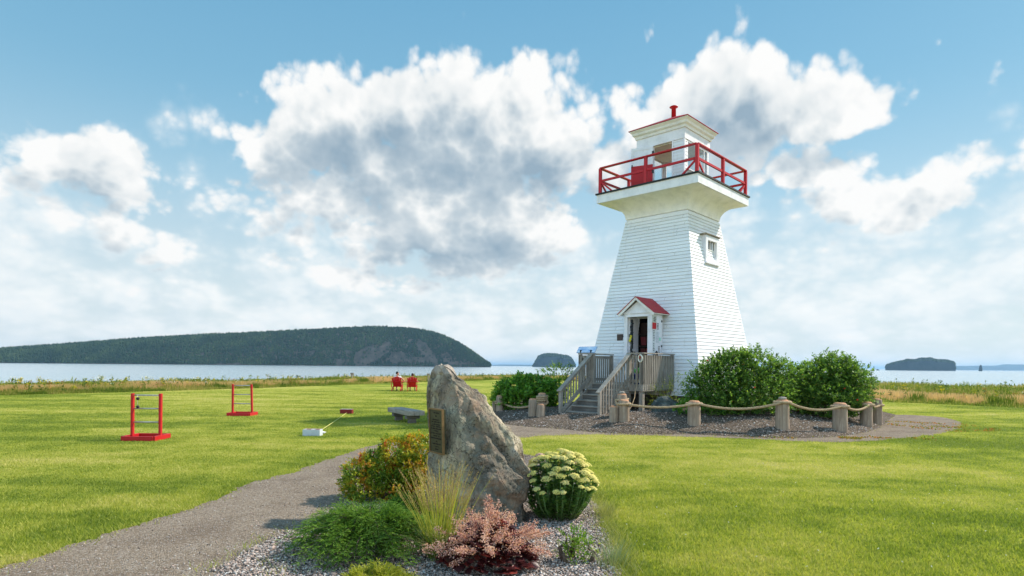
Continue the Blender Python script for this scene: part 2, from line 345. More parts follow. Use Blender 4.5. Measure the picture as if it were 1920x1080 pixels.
MT['forest'] = leafmat('forest_crowns', [(0, (.012, .024, .012)), (.4, (.022, .042, .018)), (.75, (.04, .066, .024)), (1, (.075, .10, .04))], .1, .9, .0, .45, .01)

# ---------------------------------------------------------------- objects
def tag(o, label=None, cat=None, group=None, kind=None):
    if label: o['label'] = label
    if cat: o['category'] = cat
    if group: o['group'] = group
    if kind: o['kind'] = kind
    return o
def thing(name, label, cat, loc=(0, 0, 0), rz=0, group=None):
    o = bpy.data.objects.new(name, None); COL.objects.link(o); o.empty_display_size = .2
    o.location = loc; o.rotation_euler = (0, 0, rz)
    return tag(o, label, cat, group)
def arrmesh(name, V, Fc, mats, parent=None, rnd=None, smooth=False, loc=(0, 0, 0), mi=None):
    V = np.asarray(V, np.float32); Fc = np.asarray(Fc, np.int32); k = Fc.shape[1]
    me = bpy.data.meshes.new(name); me.vertices.add(len(V)); me.vertices.foreach_set('co', V.ravel())
    me.loops.add(Fc.size); me.loops.foreach_set('vertex_index', Fc.ravel())
    me.polygons.add(len(Fc)); me.polygons.foreach_set('loop_start', np.arange(0, Fc.size, k, dtype=np.int32))
    if mi is not None: me.polygons.foreach_set('material_index', np.asarray(mi, np.int32))
    me.update(calc_edges=True)
    if smooth: me.polygons.foreach_set('use_smooth', np.ones(len(Fc), bool))
    if rnd is not None:
        a = me.attributes.new('rnd', 'FLOAT', 'POINT'); a.data.foreach_set('value', np.asarray(rnd, np.float32))
    for m in (mats if isinstance(mats, (list, tuple)) else [mats]): me.materials.append(m)
    o = bpy.data.objects.new(name, me); COL.objects.link(o); o.location = loc
    if parent: o.parent = parent
    return o
class MB:
    def __init__(s): s.v = []; s.f = []; s.m = []; s.sm = []
    def add(s, vs, fs, mi=0, sm=False):
        b = len(s.v); s.v += [tuple(v) for v in vs]; s.f += [tuple(b+i for i in f) for f in fs]; s.m += [mi]*len(fs); s.sm += [sm]*len(fs); return s
    def box(s, c, d, rot=None, mi=0, bev=0):
        x, y, z = d[0]/2, d[1]/2, d[2]/2
        if bev:
            k = min(bev, .45*min(d)); vs = []; 
            bm = bmesh.new(); bmesh.ops.create_cube(bm, size=1)
            for v in bm.verts: v.co = Vector((v.co.x*d[0], v.co.y*d[1], v.co.z*d[2]))
            bmesh.ops.bevel(bm, geom=bm.edges[:], offset=k, segments=1, affect='EDGES')
            bm.verts.index_update(); vs = [v.co.copy() for v in bm.verts]; fs = [[v.index for v in f.verts] for f in bm.faces]; bm.free()
        else:
            vs = [Vector((i*x, j*y, k*z)) for k in (-1, 1) for j in (-1, 1) for i in (-1, 1)]
            fs = [(0, 2, 3, 1), (4, 5, 7, 6), (0, 1, 5, 4), (2, 6, 7, 3), (0, 4, 6, 2), (1, 3, 7, 5)]
        M = (rot.to_3x3() if rot is not None else Matrix.Identity(3)); c = Vector(c)
        return s.add([M @ v + c for v in vs], fs, mi)
    def bb(s, a, b, mi=0, bev=0):   # box from corner to corner
        a, b = Vector(a), Vector(b); d = b-a
        return s.box((a+b)/2, (abs(d.x), abs(d.y), abs(d.z)), None, mi, bev)
    def bar(s, p, q, w, h, mi=0, up=(0, 0, 1), bev=0):   # rectangular bar from p to q
        p, q = Vector(p), Vector(q); x = (q-p).normalized(); y = Vector(up).cross(x)
        if y.length < 1e-4: y = Vector((0, 1, 0)).cross(x)
        y.normalize(); z = x.cross(y)
        return s.box((p+q)/2, ((q-p).length, w, h), Matrix((x, y, z)).transposed(), mi, bev)
    def tube(s, pts, r, n=8, mi=0, cap=True):
        pts = [Vector(p) for p in pts]; rr = r if isinstance(r, (list, tuple)) else [r]*len(pts)
        vs = []; prev = None
        for i, p in enumerate(pts):
            d = (pts[min(i+1, len(pts)-1)]-pts[max(i-1, 0)]).normalized()
            a = prev if prev is not None else (Vector((0, 0, 1)) if abs(d.z) < .9 else Vector((1, 0, 0)))
            x = (a-d*a.dot(d)).normalized(); y = d.cross(x); prev = x
            for k in range(n):
                t = 2*math.pi*k/n; vs.append(p+(x*math.cos(t)+y*math.sin(t))*rr[i])
        fs = [(i*n+k, i*n+(k+1) % n, (i+1)*n+(k+1) % n, (i+1)*n+k) for i in range(len(pts)-1) for k in range(n)]
        if cap: fs += [tuple(range(n))[::-1], tuple((len(pts)-1)*n+k for k in range(n))]
        return s.add(vs, fs, mi, True)
    def lathe(s, prof, c=(0, 0, 0), n=16, mi=0, sm=True):
        c = Vector(c); vs = [c+Vector((r*math.cos(2*math.pi*k/n), r*math.sin(2*math.pi*k/n), z)) for r, z in prof for k in range(n)]
        fs = [(i*n+k, i*n+(k+1) % n, (i+1)*n+(k+1) % n, (i+1)*n+k) for i in range(len(prof)-1) for k in range(n)]
        fs += [tuple(range(n))[::-1], tuple((len(prof)-1)*n+k for k in range(n))]
        return s.add(vs, fs, mi, sm)
    def ball(s, c, r, n=10, mi=0):
        r = Vector(r) if not isinstance(r, (int, float)) else Vector((r, r, r)); c = Vector(c); vs = []; m = n//2
        for i in range(m+1):
            th = math.pi*i/m; 
            for k in range(n): ph = 2*math.pi*k/n; vs.append(c+Vector((r.x*math.sin(th)*math.cos(ph), r.y*math.sin(th)*math.sin(ph), r.z*math.cos(th))))
        return s.add(vs, [(i*n+k, (i+1)*n+k, (i+1)*n+(k+1) % n, i*n+(k+1) % n) for i in range(m) for k in range(n)], mi, True)
    def build(s, name, mats, parent=None, loc=(0, 0, 0)):
        me = bpy.data.meshes.new(name); me.from_pydata(s.v, [], s.f)
        me.polygons.foreach_set('material_index', s.m); me.polygons.foreach_set('use_smooth', s.sm)
        for m in (mats if isinstance(mats, (list, tuple)) else [mats]): me.materials.append(m)
        bm = bmesh.new(); bm.from_mesh(me); bmesh.ops.recalc_face_normals(bm, faces=bm.faces); bm.to_mesh(me); bm.free()
        o = bpy.data.objects.new(name, me); COL.objects.link(o); o.location = loc
        if parent: o.parent = parent
        return o

# ================================================================ THE SETTING
SEA = -6.0
# lawn / meadow limits as distance from the camera for a given azimuth (degrees from +Y, clockwise)
def az_r(px, py):
    g = G(px, py); return math.degrees(math.atan2(g.x, g.y)), math.hypot(g.x, g.y)
MEAD = [az_r(*p) for p in ((-300,748),(0,741),(230,735.5),(480,728),(600,723.5),(735,718.5),(900,713.5))] + [(0, 74), (8, 66), (14, 58), (20, 52), (26, 45)] + [az_r(*p) for p in ((1640,753),(1780,758.5),(1920,765),(2200,779))]
MEAD = [(-180, 60), (-120, 60), (-70, 50)] + MEAD + [(70, 34), (120, 60), (180, 60)]
mx_, my_ = np.array([m[0] for m in MEAD]), np.array([m[1] for m in MEAD])
def mead_r(a): return np.interp(a, mx_, my_)
def mead_w(a): return np.interp(a, [-60, -40, -15, 0, 15, 28, 45, 60], [7, 7, 10, 12, 14, 20, 18, 16])
def make_ground():
    na, nr = 360, 60; vs = [(0, 0, 0)]; fs = []
    for j in range(nr):
        for i in range(na):
            a = -180+360*i/na; E = float(mead_r(a)+mead_w(a))*(1+.03*mn.noise(Vector((a*.15, 3, 0))))
            if j < 44: r = .6*(E/.6)**(j/43); z = 0
            else: k = (j-43)/16; r = E+k*22; z = -9.5*(k**.7)+.35*mn.noise(Vector((a*.5, k*6, 1)))
            vs.append((r*math.sin(R(a)), r*math.cos(R(a)), z))
    for i in range(na): fs.append((0, 1+(i+1) % na, 1+i, 1+i)[:3])
    b = MB(); b.add(vs, fs+[(1+j*na+i, 1+j*na+(i+1) % na, 1+(j+1)*na+(i+1) % na, 1+(j+1)*na+i) for j in range(nr-1) for i in range(na)])
    tag(b.build('ground', MT['lawn']), kind='structure')
make_ground()
b = MB(); b.add([(-60000, -60000, SEA), (60000, -60000, SEA), (60000, 60000, SEA), (-60000, 60000, SEA)], [(0, 1, 2, 3)])
tag(b.build('sea_water', MT['water']), kind='structure')

def smooth_poly(pts, n=6, jit=.03, sd=0):
    P = [Vector(p[:2]) for p in pts]; out = []; N = len(P)
    for i in range(N):
        p0, p1, p2, p3 = P[i-1], P[i], P[(i+1) % N], P[(i+2) % N]
        for k in range(n):
            t = k/n
            q = .5*((2*p1)+(p2-p0)*t+(2*p0-5*p1+4*p2-p3)*t*t+(3*p1-p0-3*p2+p3)*t**3)
            w = Vector((mn.noise(Vector((q.x*2.3, q.y*2.3, sd))), mn.noise(Vector((q.x*2.3, q.y*2.3, sd+9)))))
            w2 = Vector((mn.noise(Vector((q.x*9, q.y*9, sd)))+.8*mn.noise(Vector((q.x*27, q.y*27, sd))), mn.noise(Vector((q.x*9, q.y*9, sd+9)))+.8*mn.noise(Vector((q.x*27, q.y*27, sd+9)))))
            out.append(q+w*jit*2+w2*jit)
    return out
def inside(poly, X, Yv):
    poly = np.array([(p[0], p[1]) for p in poly]); c = np.zeros(X.shape, bool); j = len(poly)-1
    for i in range(len(poly)):
        xi, yi = poly[i]; xj, yj = poly[j]
        with np.errstate(divide='ignore', invalid='ignore'):
            c ^= ((yi > Yv) != (yj > Yv)) & (X < (xj-xi)*(Yv-yi)/(yj-yi)+xi)
        j = i
    return c
def sheet(name, poly, z, mat):
    bm = bmesh.new(); vs = [bm.verts.new((p[0], p[1], z)) for p in poly]; f = bm.faces.new(vs)
    bmesh.ops.triangulate(bm, faces=[f]); me = bpy.data.meshes.new(name); bm.normal_update(); bm.to_mesh(me); bm.free()
    me.materials.append(mat); o = bpy.data.objects.new(name, me); COL.objects.link(o); return o
gp = lambda L: [G(*p) for p in L]
PATH = smooth_poly([(-3.6, 2.6), (-4.25, 4.2)]+gp([(0,1068),(80,1043),(167,1013),(267,980),(367,950),(467,908),(560,882),(634,856),(721,830),(797,819),(860,806),(905,783),(932,765),(960,757),(1000,750)])
    + [Vector((1.6, 24.6)), Vector((4.4, 27.4)), Vector((8.2, 27.6)), Vector((11.2, 24.8))] + gp([(1655,777),(1700,778),(1770,783),(1803,794),(1782,809),(1690,822),(1560,829),(1400,823),(1180,816),(1050,816),(966,824),(940,850),(900,900),(760,960),(620,1000),(520,1060)]) + [Vector((-1.2, 3.0)), Vector((-1.3, 2.0))], 20, .07, 1)
tag(sheet('path', PATH, .004, MT['path']), kind='structure')
BED = smooth_poly(gp([(392,1085),(440,1052),(500,1018),(570,985),(640,950),(690,915),(760,880),(840,860),(940,850),(1010,858),(1075,890),(1110,930),(1132,975),(1148,1030),(1160,1085)]) + [Vector((.68, 3.6)), Vector((-.6, 3.1)), Vector((-1.6, 3.5))], 24, .05, 4)
tag(sheet('gravel_bed', BED, .009, MT['gravel']), kind='structure')
def bed_z(x, y): return .009

# the gravel mound round the tower
CT = Vector((5.677, 21.8, 0)); YAW = 0.8118
u2 = Vector((math.cos(YAW), math.sin(YAW), 0)); v2 = Vector((-math.sin(YAW), math.cos(YAW), 0))
MOUND = smooth_poly(gp([(905,777),(932,792),(985,800),(1040,804),(1130,812),(1200,815),(1301,815),(1400,820),(1467,822),(1530,821),(1590,817),(1640,806),(1665,790),(1668,775)]) + [Vector((10.6, 22.6)), Vector((9.6, 25.3)), Vector((7.2, 26.6)), Vector((4.4, 26.3)), Vector((1.6, 24.0)), Vector((.2, 21.0))], 4, .05, 8)
def make_mound():
    c = Vector((5.2, 20.6)); n = len(MOUND); rings = [1, .97, .93, .88, .8, .7, .58, .45, .3, .15]; vs = []
    for k in rings:
        for p in MOUND:
            q = c+(p-c)*k; h = .42*min(1, ((1-k)/.32))**.8 if k < 1 else 0
            h *= .55+.45*min(1, (q-Vector((1.5, 19))).length/4)
            vs.append((q.x, q.y, .002+h+(.035*mn.noise(Vector((q.x*1.7, q.y*1.7, 0))) if k < 1 else 0)))
    vs.append((c.x, c.y, .42)); b = MB()
    fs = [(j*n+i, j*n+(i+1) % n, (j+1)*n+(i+1) % n, (j+1)*n+i) for j in range(len(rings)-1) for i in range(n)]
    fs += [((len(rings)-1)*n+i, (len(rings)-1)*n+(i+1) % n, len(vs)-1) for i in range(n)]
    b.add(vs, fs, 0, True); return tag(b.build('gravel_mound', MT['moundsoil']), kind='structure')
mound = make_mound()
from mathutils.bvhtree import BVHTree
mbvh = BVHTree.FromObject(mound, bpy.context.evaluated_depsgraph_get()) if False else BVHTree.FromPolygons([v.co for v in mound.data.vertices], [tuple(p.vertices) for p in mound.data.polygons])
def gz(x, y):
    h = mbvh.ray_cast(Vector((x, y, 5)), Vector((0, 0, -1)))
    return h[0].z if h[0] else 0.0

# ---- islands far out on the water
def lump_island(name, prof, D, depth, sharp, mat, label_forest=None, tree=0, th=9, tw=5, bare=(), front=.35, seed=3):
    """prof: (px, py) skyline; D: distance of shoreline at each end; builds a solid island of its own depth and a wood on it"""
    px = np.array([p[0] for p in prof], float); py = np.array([p[1] for p in prof], float)
    n = 150; m = 22; X = np.linspace(px[0], px[-1], n); Yp = np.interp(X, px, py); vs = []; hm = np.zeros((n, m)); pos = np.zeros((n, m, 3))
    for i in range(n):
        f = i/(n-1); Dn = D[0]+(D[1]-D[0])*f; a, b = ray(X[i], Yp[i]); top = H-b*(Dn+depth*front)
        taper = min(1, 6*f+.02 if name != 'wooded_island' else 1, (1-f)*6+.02)
        for j in range(m):
            s = j/(m-1); Yd = Dn+depth*s*taper
            if s < front: k = (s/front); h = math.sin(k*math.pi/2)**sharp
            else: k = (s-front)/(1-front); h = math.cos(k*math.pi/2)**.6
            z = SEA-1+(top-SEA+1)*h; z += (0 if j in (0, m-1) else .06*(top-SEA)*(mn.noise(Vector((X[i]*.04+seed, s*7, seed)))+.6*mn.noise(Vector((X[i]*.15+seed, s*16, seed))))*(1 if s < front*.8 else .2))
            pos[i, j] = (a*(Dn+depth*front)*(Yd/(Dn+depth*front))*1.0, Yd, z)
    b_ = MB(); b_.add(pos.reshape(-1, 3).tolist(), [(i*m+j, (i+1)*m+j, (i+1)*m+j+1, i*m+j+1) for i in range(n-1) for j in range(m-1)], 0, True)
    o = tag(b_.build(name, mat), kind='structure')
    if tree:
        ii = rng.uniform(0, n-1.001, tree); jj = m*.62*rng.random(tree)**1.9 if sharp > .5 else rng.uniform(1, m*.62, tree)
        i0 = ii.astype(int); j0 = jj.astype(int); fi = (ii-i0)[:, None]; fj = (jj-j0)[:, None]
        P = (pos[i0, j0]*(1-fi)*(1-fj)+pos[i0+1, j0]*fi*(1-fj)+pos[i0, j0+1]*(1-fi)*fj+pos[i0+1, j0+1]*fi*fj)
        spx = 960+P[:, 0]/P[:, 1]*F; keep = P[:, 2] > SEA+1.5
        spy = Y0-(P[:, 2]-H)/P[:, 1]*F+(spx-960)*ROLL
        for cx, cy, rx, ry, sl in bare:
            keep &= ~((((spx-cx-(spy-cy)*sl)/rx)**2+((spy-cy)/ry)**2 < 1) & (rng.random(tree) < .93))
        P = P[keep]; N = len(P); k = 6; hh = (.5+.9*rng.random(N)**1.6)*th; ww = rng.uniform(.6, 1.25, N)*tw
        round_ = (rng.random(N) < .45); an = np.arange(k)*2*math.pi/k
        V = np.zeros((N, 2*k+1, 3)); ph = rng.uniform(0, 6, N)[:, None]
        r1 = np.where(round_, ww*.75, ww*.95)[:, None]; r2 = np.where(round_, ww*.85, ww*.5)[:, None]
        for q, (r_, z_) in enumerate(((r1, .08), (r2, .55))):
            V[:, q*k:(q+1)*k, 0] = P[:, 0:1]+np.cos(an+ph)*r_; V[:, q*k:(q+1)*k, 1] = P[:, 1:2]+np.sin(an+ph)*r_; V[:, q*k:(q+1)*k, 2] = P[:, 2:3]+(hh*z_)[:, None]
        V[:, 2*k] = P+np.stack([hh*0, hh*0, hh*np.where(round_, .85, 1.15)], 1)
        Fq = []
        for i in range(k): Fq += [(i, (i+1) % k, k+(i+1) % k), (i, k+(i+1) % k, k+i), (k+i, k+(i+1) % k, 2*k)]
        Fq = np.array(Fq); FA = (Fq[None]+(np.arange(N)*(2*k+1))[:, None, None]).reshape(-1, 3)
        f_ = arrmesh('forest', V.reshape(-1, 3), FA, MT['forest'], None, np.repeat(rng.random(N), 2*k+1))
        tag(f_, label_forest, 'forest', None, 'stuff')
    return o
lump_island('wooded_island', [(-900,682),(-600,674),(-300,665),(0,656),(100,649.5),(200,641.5),(300,634.5),(400,629),(500,625),(600,619.5),(650,617),(700,616.5),(760,619),(800,625),(830,633),(860,647),(880,659),(900,673),(912,681),(920,685.5)],
            (2350, 2900), 620, .62, MT['hill'], 'long dark wooded island across the water on the left', 52000, 11.5, 5.6,
            [(690,668,26,20,-.6),(745,672,16,12,-.4),(800,662,12,26,.7),(838,672,10,12,.4),(770,676,50,6,0),(720,655,9,16,-.5),(640,680,16,6,0),(240,683,14,2,0),(430,684,30,2.5,0),(870,683,30,4,.3)])
lump_island('small_island', [(998,687),(1001,683),(1005,676),(1009,669),(1013,666.5),(1022,664),(1034,663.5),(1046,665),(1056,666.5),(1066,668),(1072,672),(1077,681),(1080,687)],
            (5000, 5100), 330, .22, MT['cliff'], 'small round wooded island beyond the left bush', 900, 9, 7, seed=9)
lump_island('flat_island', [(1660,691.5),(1661,686),(1668,683),(1682,679),(1690,677.5),(1700,674.5),(1715,675.5),(1725,673),(1745,672),(1757,675),(1775,676),(1788,679),(1791,682),(1792,692)],
            (4300, 4300), 300, .15, MT['cliff'], 'low flat topped wooded island out to the right', 1500, 8, 6, seed=5)
def sea_stack():
    c = W(1838.5, 690, 4200); b = MB(); hs = [(SEA-1, 11), (SEA+6, 10.5), (SEA+16, 10), (SEA+26, 8.5), (SEA+36, 6), (SEA+42, 2.5), (SEA+44, .5)]; vs = []
    for k, (z, r) in enumerate(hs):
        for i in range(12):
            a = i*math.pi/6; q = r*(1+.2*mn.noise(Vector((math.cos(a)*2, math.sin(a)*2, z*.1)))); vs.append((c.x+q*math.cos(a)+(z-SEA)*.03, c.y+q*math.sin(a), z))
    b.add(vs, [(k*12+i, k*12+(i+1) % 12, (k+1)*12+(i+1) % 12, (k+1)*12+i) for k in range(len(hs)-1) for i in range(12)], 0, True)
    tag(b.build('sea_stack', MT['cliff']), 'thin dark rock pillar standing in the sea right of the flat island', 'rock')
    c = W(1645.5, 690, 3600); b = MB(); b.ball((c.x, c.y, SEA+1.5), (8, 5, 6), 10); b.ball((c.x+7, c.y, SEA+.5), (6, 4, 3), 8)
    tag(b.build('sea_rock', MT['cliff']), 'tiny dark rock in the sea left of the flat island', 'rock')
sea_stack()
lump_island('far_coast', [(1700,689.5),(1800,686),(1870,685.5),(1880,683),(1925,683.5),(2100,685),(2600,692)], (17000, 15500), 900, .3, MT['coast'], seed=2)
lump_island('far_coast', [(905,685.2),(940,683.6),(990,683.9),(1040,684.3),(1075,685.6)], (19000, 19000), 900, .3, MT['coast'], seed=12)

# ================================================================ THE LIGHTHOUSE (local frame: -X is the door side, -Y the sunlit side)
def hb(z): return 1.172+(6.855-z)*.1693
def loop(h, z, hy=None): hy = h if hy is None else hy; return [(-h, -hy, z), (h, -hy, z), (h, hy, z), (-h, hy, z)]
def loops(b, L, mi=0, cap=True):
    vs = [v for l in L for v in l]
    fs = [(j*4+i, j*4+(i+1) % 4, (j+1)*4+(i+1) % 4, (j+1)*4+i) for j in range(len(L)-1) for i in range(4)]
    if cap: fs += [(3, 2, 1, 0), tuple(4*(len(L)-1)+i for i in range(4))]
    return b.add(vs, fs, mi)
def clapmat():
    t = material('clapboard_white'); n = t.noise(t.mapping(t.obj, (3, 3, 9)), 1, 6, .7); m = t.noise(t.obj, .8, 4, .6); s = t.noise(t.mapping(t.obj, (40, 40, 60)), 1, 3, .7)
    sep = t.n('ShaderNodeSeparateXYZ'); t.L.new(t.obj, sep.inputs[0])
    row = t.n('ShaderNodeTexWhiteNoise', noise_dimensions='2D'); cb = t.n('ShaderNodeCombineXYZ')
    t.put(cb.inputs[0], t.math('FLOOR', t.math('DIVIDE', t.math('SUBTRACT', sep.outputs[2], .75), .1145)))
    t.put(cb.inputs[1], t.math('FLOOR', t.math('DIVIDE', t.math('ADD', sep.outputs[0], sep.outputs[1]), 1.45))); t.L.new(cb.outputs[0], row.inputs['Vector'])
    c = t.mix(t.rng(row.outputs[0], 0, 1), (.87, .85, .87), (.80, .78, .80))
    c = t.mix(t.rng(n, .52, .75, 0, .35), c, (.66, .65, .64)); c = t.mix(t.rng(m, .5, .7, 0, .25), c, (.72, .70, .68))
    c = t.mix(t.rng(s, .70, .76, 0, .6), c, (.38, .35, .32))
    jx = t.math('FRACT', t.math('ADD', t.math('DIVIDE', t.math('ADD', sep.outputs[0], sep.outputs[1]), 2.6), t.math('MULTIPLY', row.outputs[0], 7.3)))
    c = t.mix(t.rng(jx, .003, .006, .7, 0), c, (.30, .28, .26))
    stn = t.noise(t.mapping(t.obj, (5, 5, .7)), 1, 5, .7); c = t.mix(t.rng(stn, .56, .72, 0, .35), c, (.60, .56, .50))
    return setc(t, c, .5, t.bump(t.math('ADD', n, s), .25, .006), None, .3)
MT['clap'] = clapmat()
LH = thing('lighthouse', 'tall white clapboard lighthouse with red railed gallery and lantern room above a porch', 'lighthouse', (CT.x, CT.y, 0), YAW)
def make_wall():
    b = MB(); z = .75; L = [loop(hb(z)-.02, z)]; c = .1145
    while z < 6.80:
        zt = min(z+c, 6.855)
        L += [loop(hb(z)+.016, z), loop(hb(zt-.013)+.003, zt-.013), loop(hb(zt)-.012, zt-.010), loop(hb(zt)-.012, zt)]
        z = zt
    L.append(loop(hb(6.855)-.02, 6.857)); loops(b, L); w = b.build('wall', [MT['clap'], MT['dark']], LH)
    # real door recess cut into the tower
    cb = MB(); cb.bb((-2.6, -.62, 1.13), (-.6, .21, 3.27)); cut = cb.build('cutter', [MT['dark'], MT['dark']], LH)
    for p in cut.data.polygons: p.material_index = 1
    md = w.modifiers.new('b', 'BOOLEAN'); md.operation = 'DIFFERENCE'; md.solver = 'EXACT'; md.object = cut
    bpy.context.view_layer.update(); dg = bpy.context.evaluated_depsgraph_get(); me = bpy.data.meshes.new_from_object(w.evaluated_get(dg))
    w.modifiers.clear(); w.data = me; bpy.data.objects.remove(cut)
make_wall()
b = MB(); loops(b, [loop(2.08, .2), loop(2.08, .745)]); b.build('foundation', MT['concrete'], LH)
# cove and fascia of the gallery
b = MB(); L = []
for k in range(13):
    a = k/12*math.pi/2; L.append(loop(1.19+.70*(1-math.cos(a))**1.0, 6.862+.555*math.sin(a)))
L.append(loop(1.89, 7.425)); loops(b, L); cv = b.build('cove', MT['cream'], LH)
b = MB(); loops(b, [loop(1.70, 7.43), loop(1.925, 7.43), loop(1.925, 7.72), loop(1.8, 7.72)]); b.build('fascia', MT['white'], LH)
b = MB(); loops(b, [loop(1.965, 7.724), loop(1.965, 7.775), loop(1.9, 7.785)]); b.build('gallery_deck', MT['black'], LH)
# railing
def make_rail():
    rl = thing('railing', None, None); rl.parent = LH; zb = 7.785; h = 1.84
    R4 = [((-h, -h), (-h, h)), ((-h, h), (h, h)), ((h, h), (h, -h)), ((h, -h), (-h, -h))]
    for (p, q) in R4:
        P, Q = Vector((*p, 0)), Vector((*q, 0)); M = (P+Q)/2; d = (Q-P).normalized(); n = Vector((d.y, -d.x, 0))
        for c in (P, M):
            b = MB(); b.box((c.x, c.y, zb+.44), (.10, .10, .88), None, 0, .008); b.build('post', MT['red'], rl)
        for a, e in ((P, M), (M, Q)):
            b = MB(); b.bar(a+Vector((0, 0, zb+.895)), e+Vector((0, 0, zb+.895)), .12, .045, bev=.006); b.build('top_rail', MT['red'], rl)
            b = MB(); b.bar(a+d*.05+Vector((0, 0, zb+.44)), e-d*.05+Vector((0, 0, zb+.44)), .05, .075); b.build('middle_rail', MT['red'], rl)
        for c, s in ((P, 1), (Q, -1)):
            b = MB(); b.bar(c+d*s*.06+Vector((0, 0, zb+.38)), c+d*s*.50+Vector((0, 0, zb+.01)), .045, .055); b.build('brace', MT['red'], rl)
make_rail()
# lantern room
def make_lantern():
    lr = thing('lantern_room', None, None); lr.parent = LH; zb, h = 7.787, .90; zs, zt, ze = 8.35, 9.34, 9.76
    def clapwall(b, a0, a1, z0, z1, side, c=.1145):
        z = z0
        while z < z1-.01:
            t = min(z+c, z1)
            for zz, o, zz2, o2 in ((z, .015, t-.012, .002), (t-.012, -.015, t, -.015)):
                hh = h
                def P(a, zq, off): return {0: (-(hh+off), a, zq), 1: (a, -(hh+off), zq), 2: (hh+off, a, zq), 3: (a, hh+off, zq)}[side]
                b.add([P(a0, zz, o), P(a1, zz, o), P(a1, zz2, o2), P(a0, zz2, o2)], [(0, 1, 2, 3)])
                if zz2 < t: b.add([P(a0, zz2, o2), P(a1, zz2, o2), P(a1, zz2, -.015), P(a0, zz2, -.015)], [(0, 1, 2, 3)])
            z = t
    # inner shell of each wall
    b = MB()
    b.bb((-h, -h, zb), (-h+.08, -.454, zt)); b.bb((-h, .266, zb), (-h+.08, .36, zt)); b.bb((-h, .84, zb), (-h+.08, h, zt)); b.bb((-h, .36, zb), (-h+.08, .84, zs))
    b.bb((-h+.08, -h, zb), (h, -h+.08, zs)); b.bb((h-.08, -h, zs), (h, -h+.08, zt)); b.bb((-h+.08, -h, zs), (-h+.20, -h+.08, zt))
    b.bb((h-.08, -h+.08, zb), (h, h, zs)); b.bb((h-.08, h-.08, zs), (h, h, zt)); b.bb((-h+.08, h-.08, zb), (h-.08, h, zs)); b.bb((-h+.08, h-.08, zs), (-h+.16, h, zt))
    clapwall(b, -h-.0, -.50, zb, zt, 0); clapwall(b, -h, h, zb, zs, 1); clapwall(b, -h, -h+.2, zs, zt, 1); clapwall(b, -h, h, zb, zs, 2); clapwall(b, -h, h, zb, zs, 3)
    b.build('wall', MT['clap'], lr)
    b = MB(); b.bb((-h-.03, -.50, zb), (-h+.0, -.454, zt)); b.bb((-h-.03, .266, zb), (-h, .33, zt)); b.bb((-h-.02, -h-.02, zb), (-h+.05, -h+.03, zt)); b.build('trim', MT['white'], lr)
    b = MB()
    b.bb((-h-.03, -h-.03, zt+.003), (h+.03, h+.03, ze)); b.build('frieze', MT['white'], lr)
    b = MB(); b.bb((-h+.07, -h+.07, zt-.03), (h-.07, h-.07, zt)); b.bb((-.5, -.6, zt-.06), (-.1, -.3, zt-.032), 1); b.build('ceiling', [MT['cream'], MT['dark']], lr)
    b = MB(); b.bb((-h+.081, -h+.081, zb), (h-.081, -h+.12, zs-.01)); b.bb((h-.12, -h+.12, zb), (h-.081, h-.081, zs-.01)); b.bb((-h+.081, h-.12, zb), (h-.12, h-.081, zs-.01)); b.bb((-h+.081, -h+.12, zb-.001), (h-.12, h-.12, zb+.02)); b.build('wainscot', MT['darkred'], lr)
    for nm, side in (('a', 1), ('b', 2), ('c', 3)):
        w = thing('window', None, None); w.parent = lr
        fr = MB(); pn = MB()
        def bar(a0, a1, z0, z1, t0=.035, t1=.005):
            P = {1: ((a0, -h-t1, z0), (a1, -h+t0, z1)), 2: ((h-t0, a0, z0), (h+t1, a1, z1)), 3: ((a0, h-t0, z0), (a1, h+t1, z1))}[side]; fr.bb(*P)
        lo = -h+.2 if side == 1 else -h+.08
        bar(lo, h-.08, zt-.06, zt); bar(lo, h-.08, zs+.0, zs+.05); bar(lo, lo+.05, zs+.05, zt-.06); bar(h-.13, h-.08, zs+.05, zt-.06); bar(-.02+.05*(side == 1), .02+.05*(side == 1), zs+.05, zt-.06) if side != 1 else bar(.52, .56, zs+.05, zt-.06)
        f = fr.build('frame', MT['white'], w); s_ = MB()
        P = {1: ((lo-.05, -h-.09, zs-.035), (h+.02, -h, zs)), 2: ((h, -h, zs-.035), (h+.09, h, zs)), 3: ((-h, h, zs-.035), (h, h+.09, zs))}[side]; s_.bb(*P); s_.build('sill', MT['white'], w)
        P = {1: ((lo+.05, -h+.012, zs+.05), (h-.13, -h+.018, zt-.06)), 2: ((h-.018, lo+.05, zs+.05), (h-.012, h-.13, zt-.06)), 3: ((lo+.05, h-.018, zs+.05), (h-.13, h-.012, zt-.06))}[side]; pn.bb(*P); pn.build('pane', MT['clear'], w)
    # open door leaf
    hinge = Vector((-h-.03, .275, 0)); wd = Vector((-.9, .43, 0)).normalized(); c, s = math.cos(-YAW), math.sin(-YAW)
    d = Vector((wd.x*c-wd.y*s, wd.x*s+wd.y*c, 0)); n = Vector((d.y, -d.x, 0)); rot = Matrix((d, n, Vector((0, 0, 1)))).transposed()
    b = MB(); Lw, zc = .76, 8.71
    def slab(a0, a1, z0, z1, t, mi): b.box(hinge+d*((a0+a1)/2)+Vector((0, 0, (z0+z1)/2)), (a1-a0, t, z1-z0), rot, mi)
    slab(0, Lw, zb+.01, zc, .045, 1); slab(.09, Lw-.09, zc+.002, 9.25, .025, 0); slab(0, .09, zc+.002, 9.34, .045, 0); slab(Lw-.09, Lw, zc+.002, 9.34, .045, 0); slab(.09, Lw-.09, 9.25, 9.34, .044, 0)
    dr = b.build('door', [MT['white'], MT['red']], lr); 
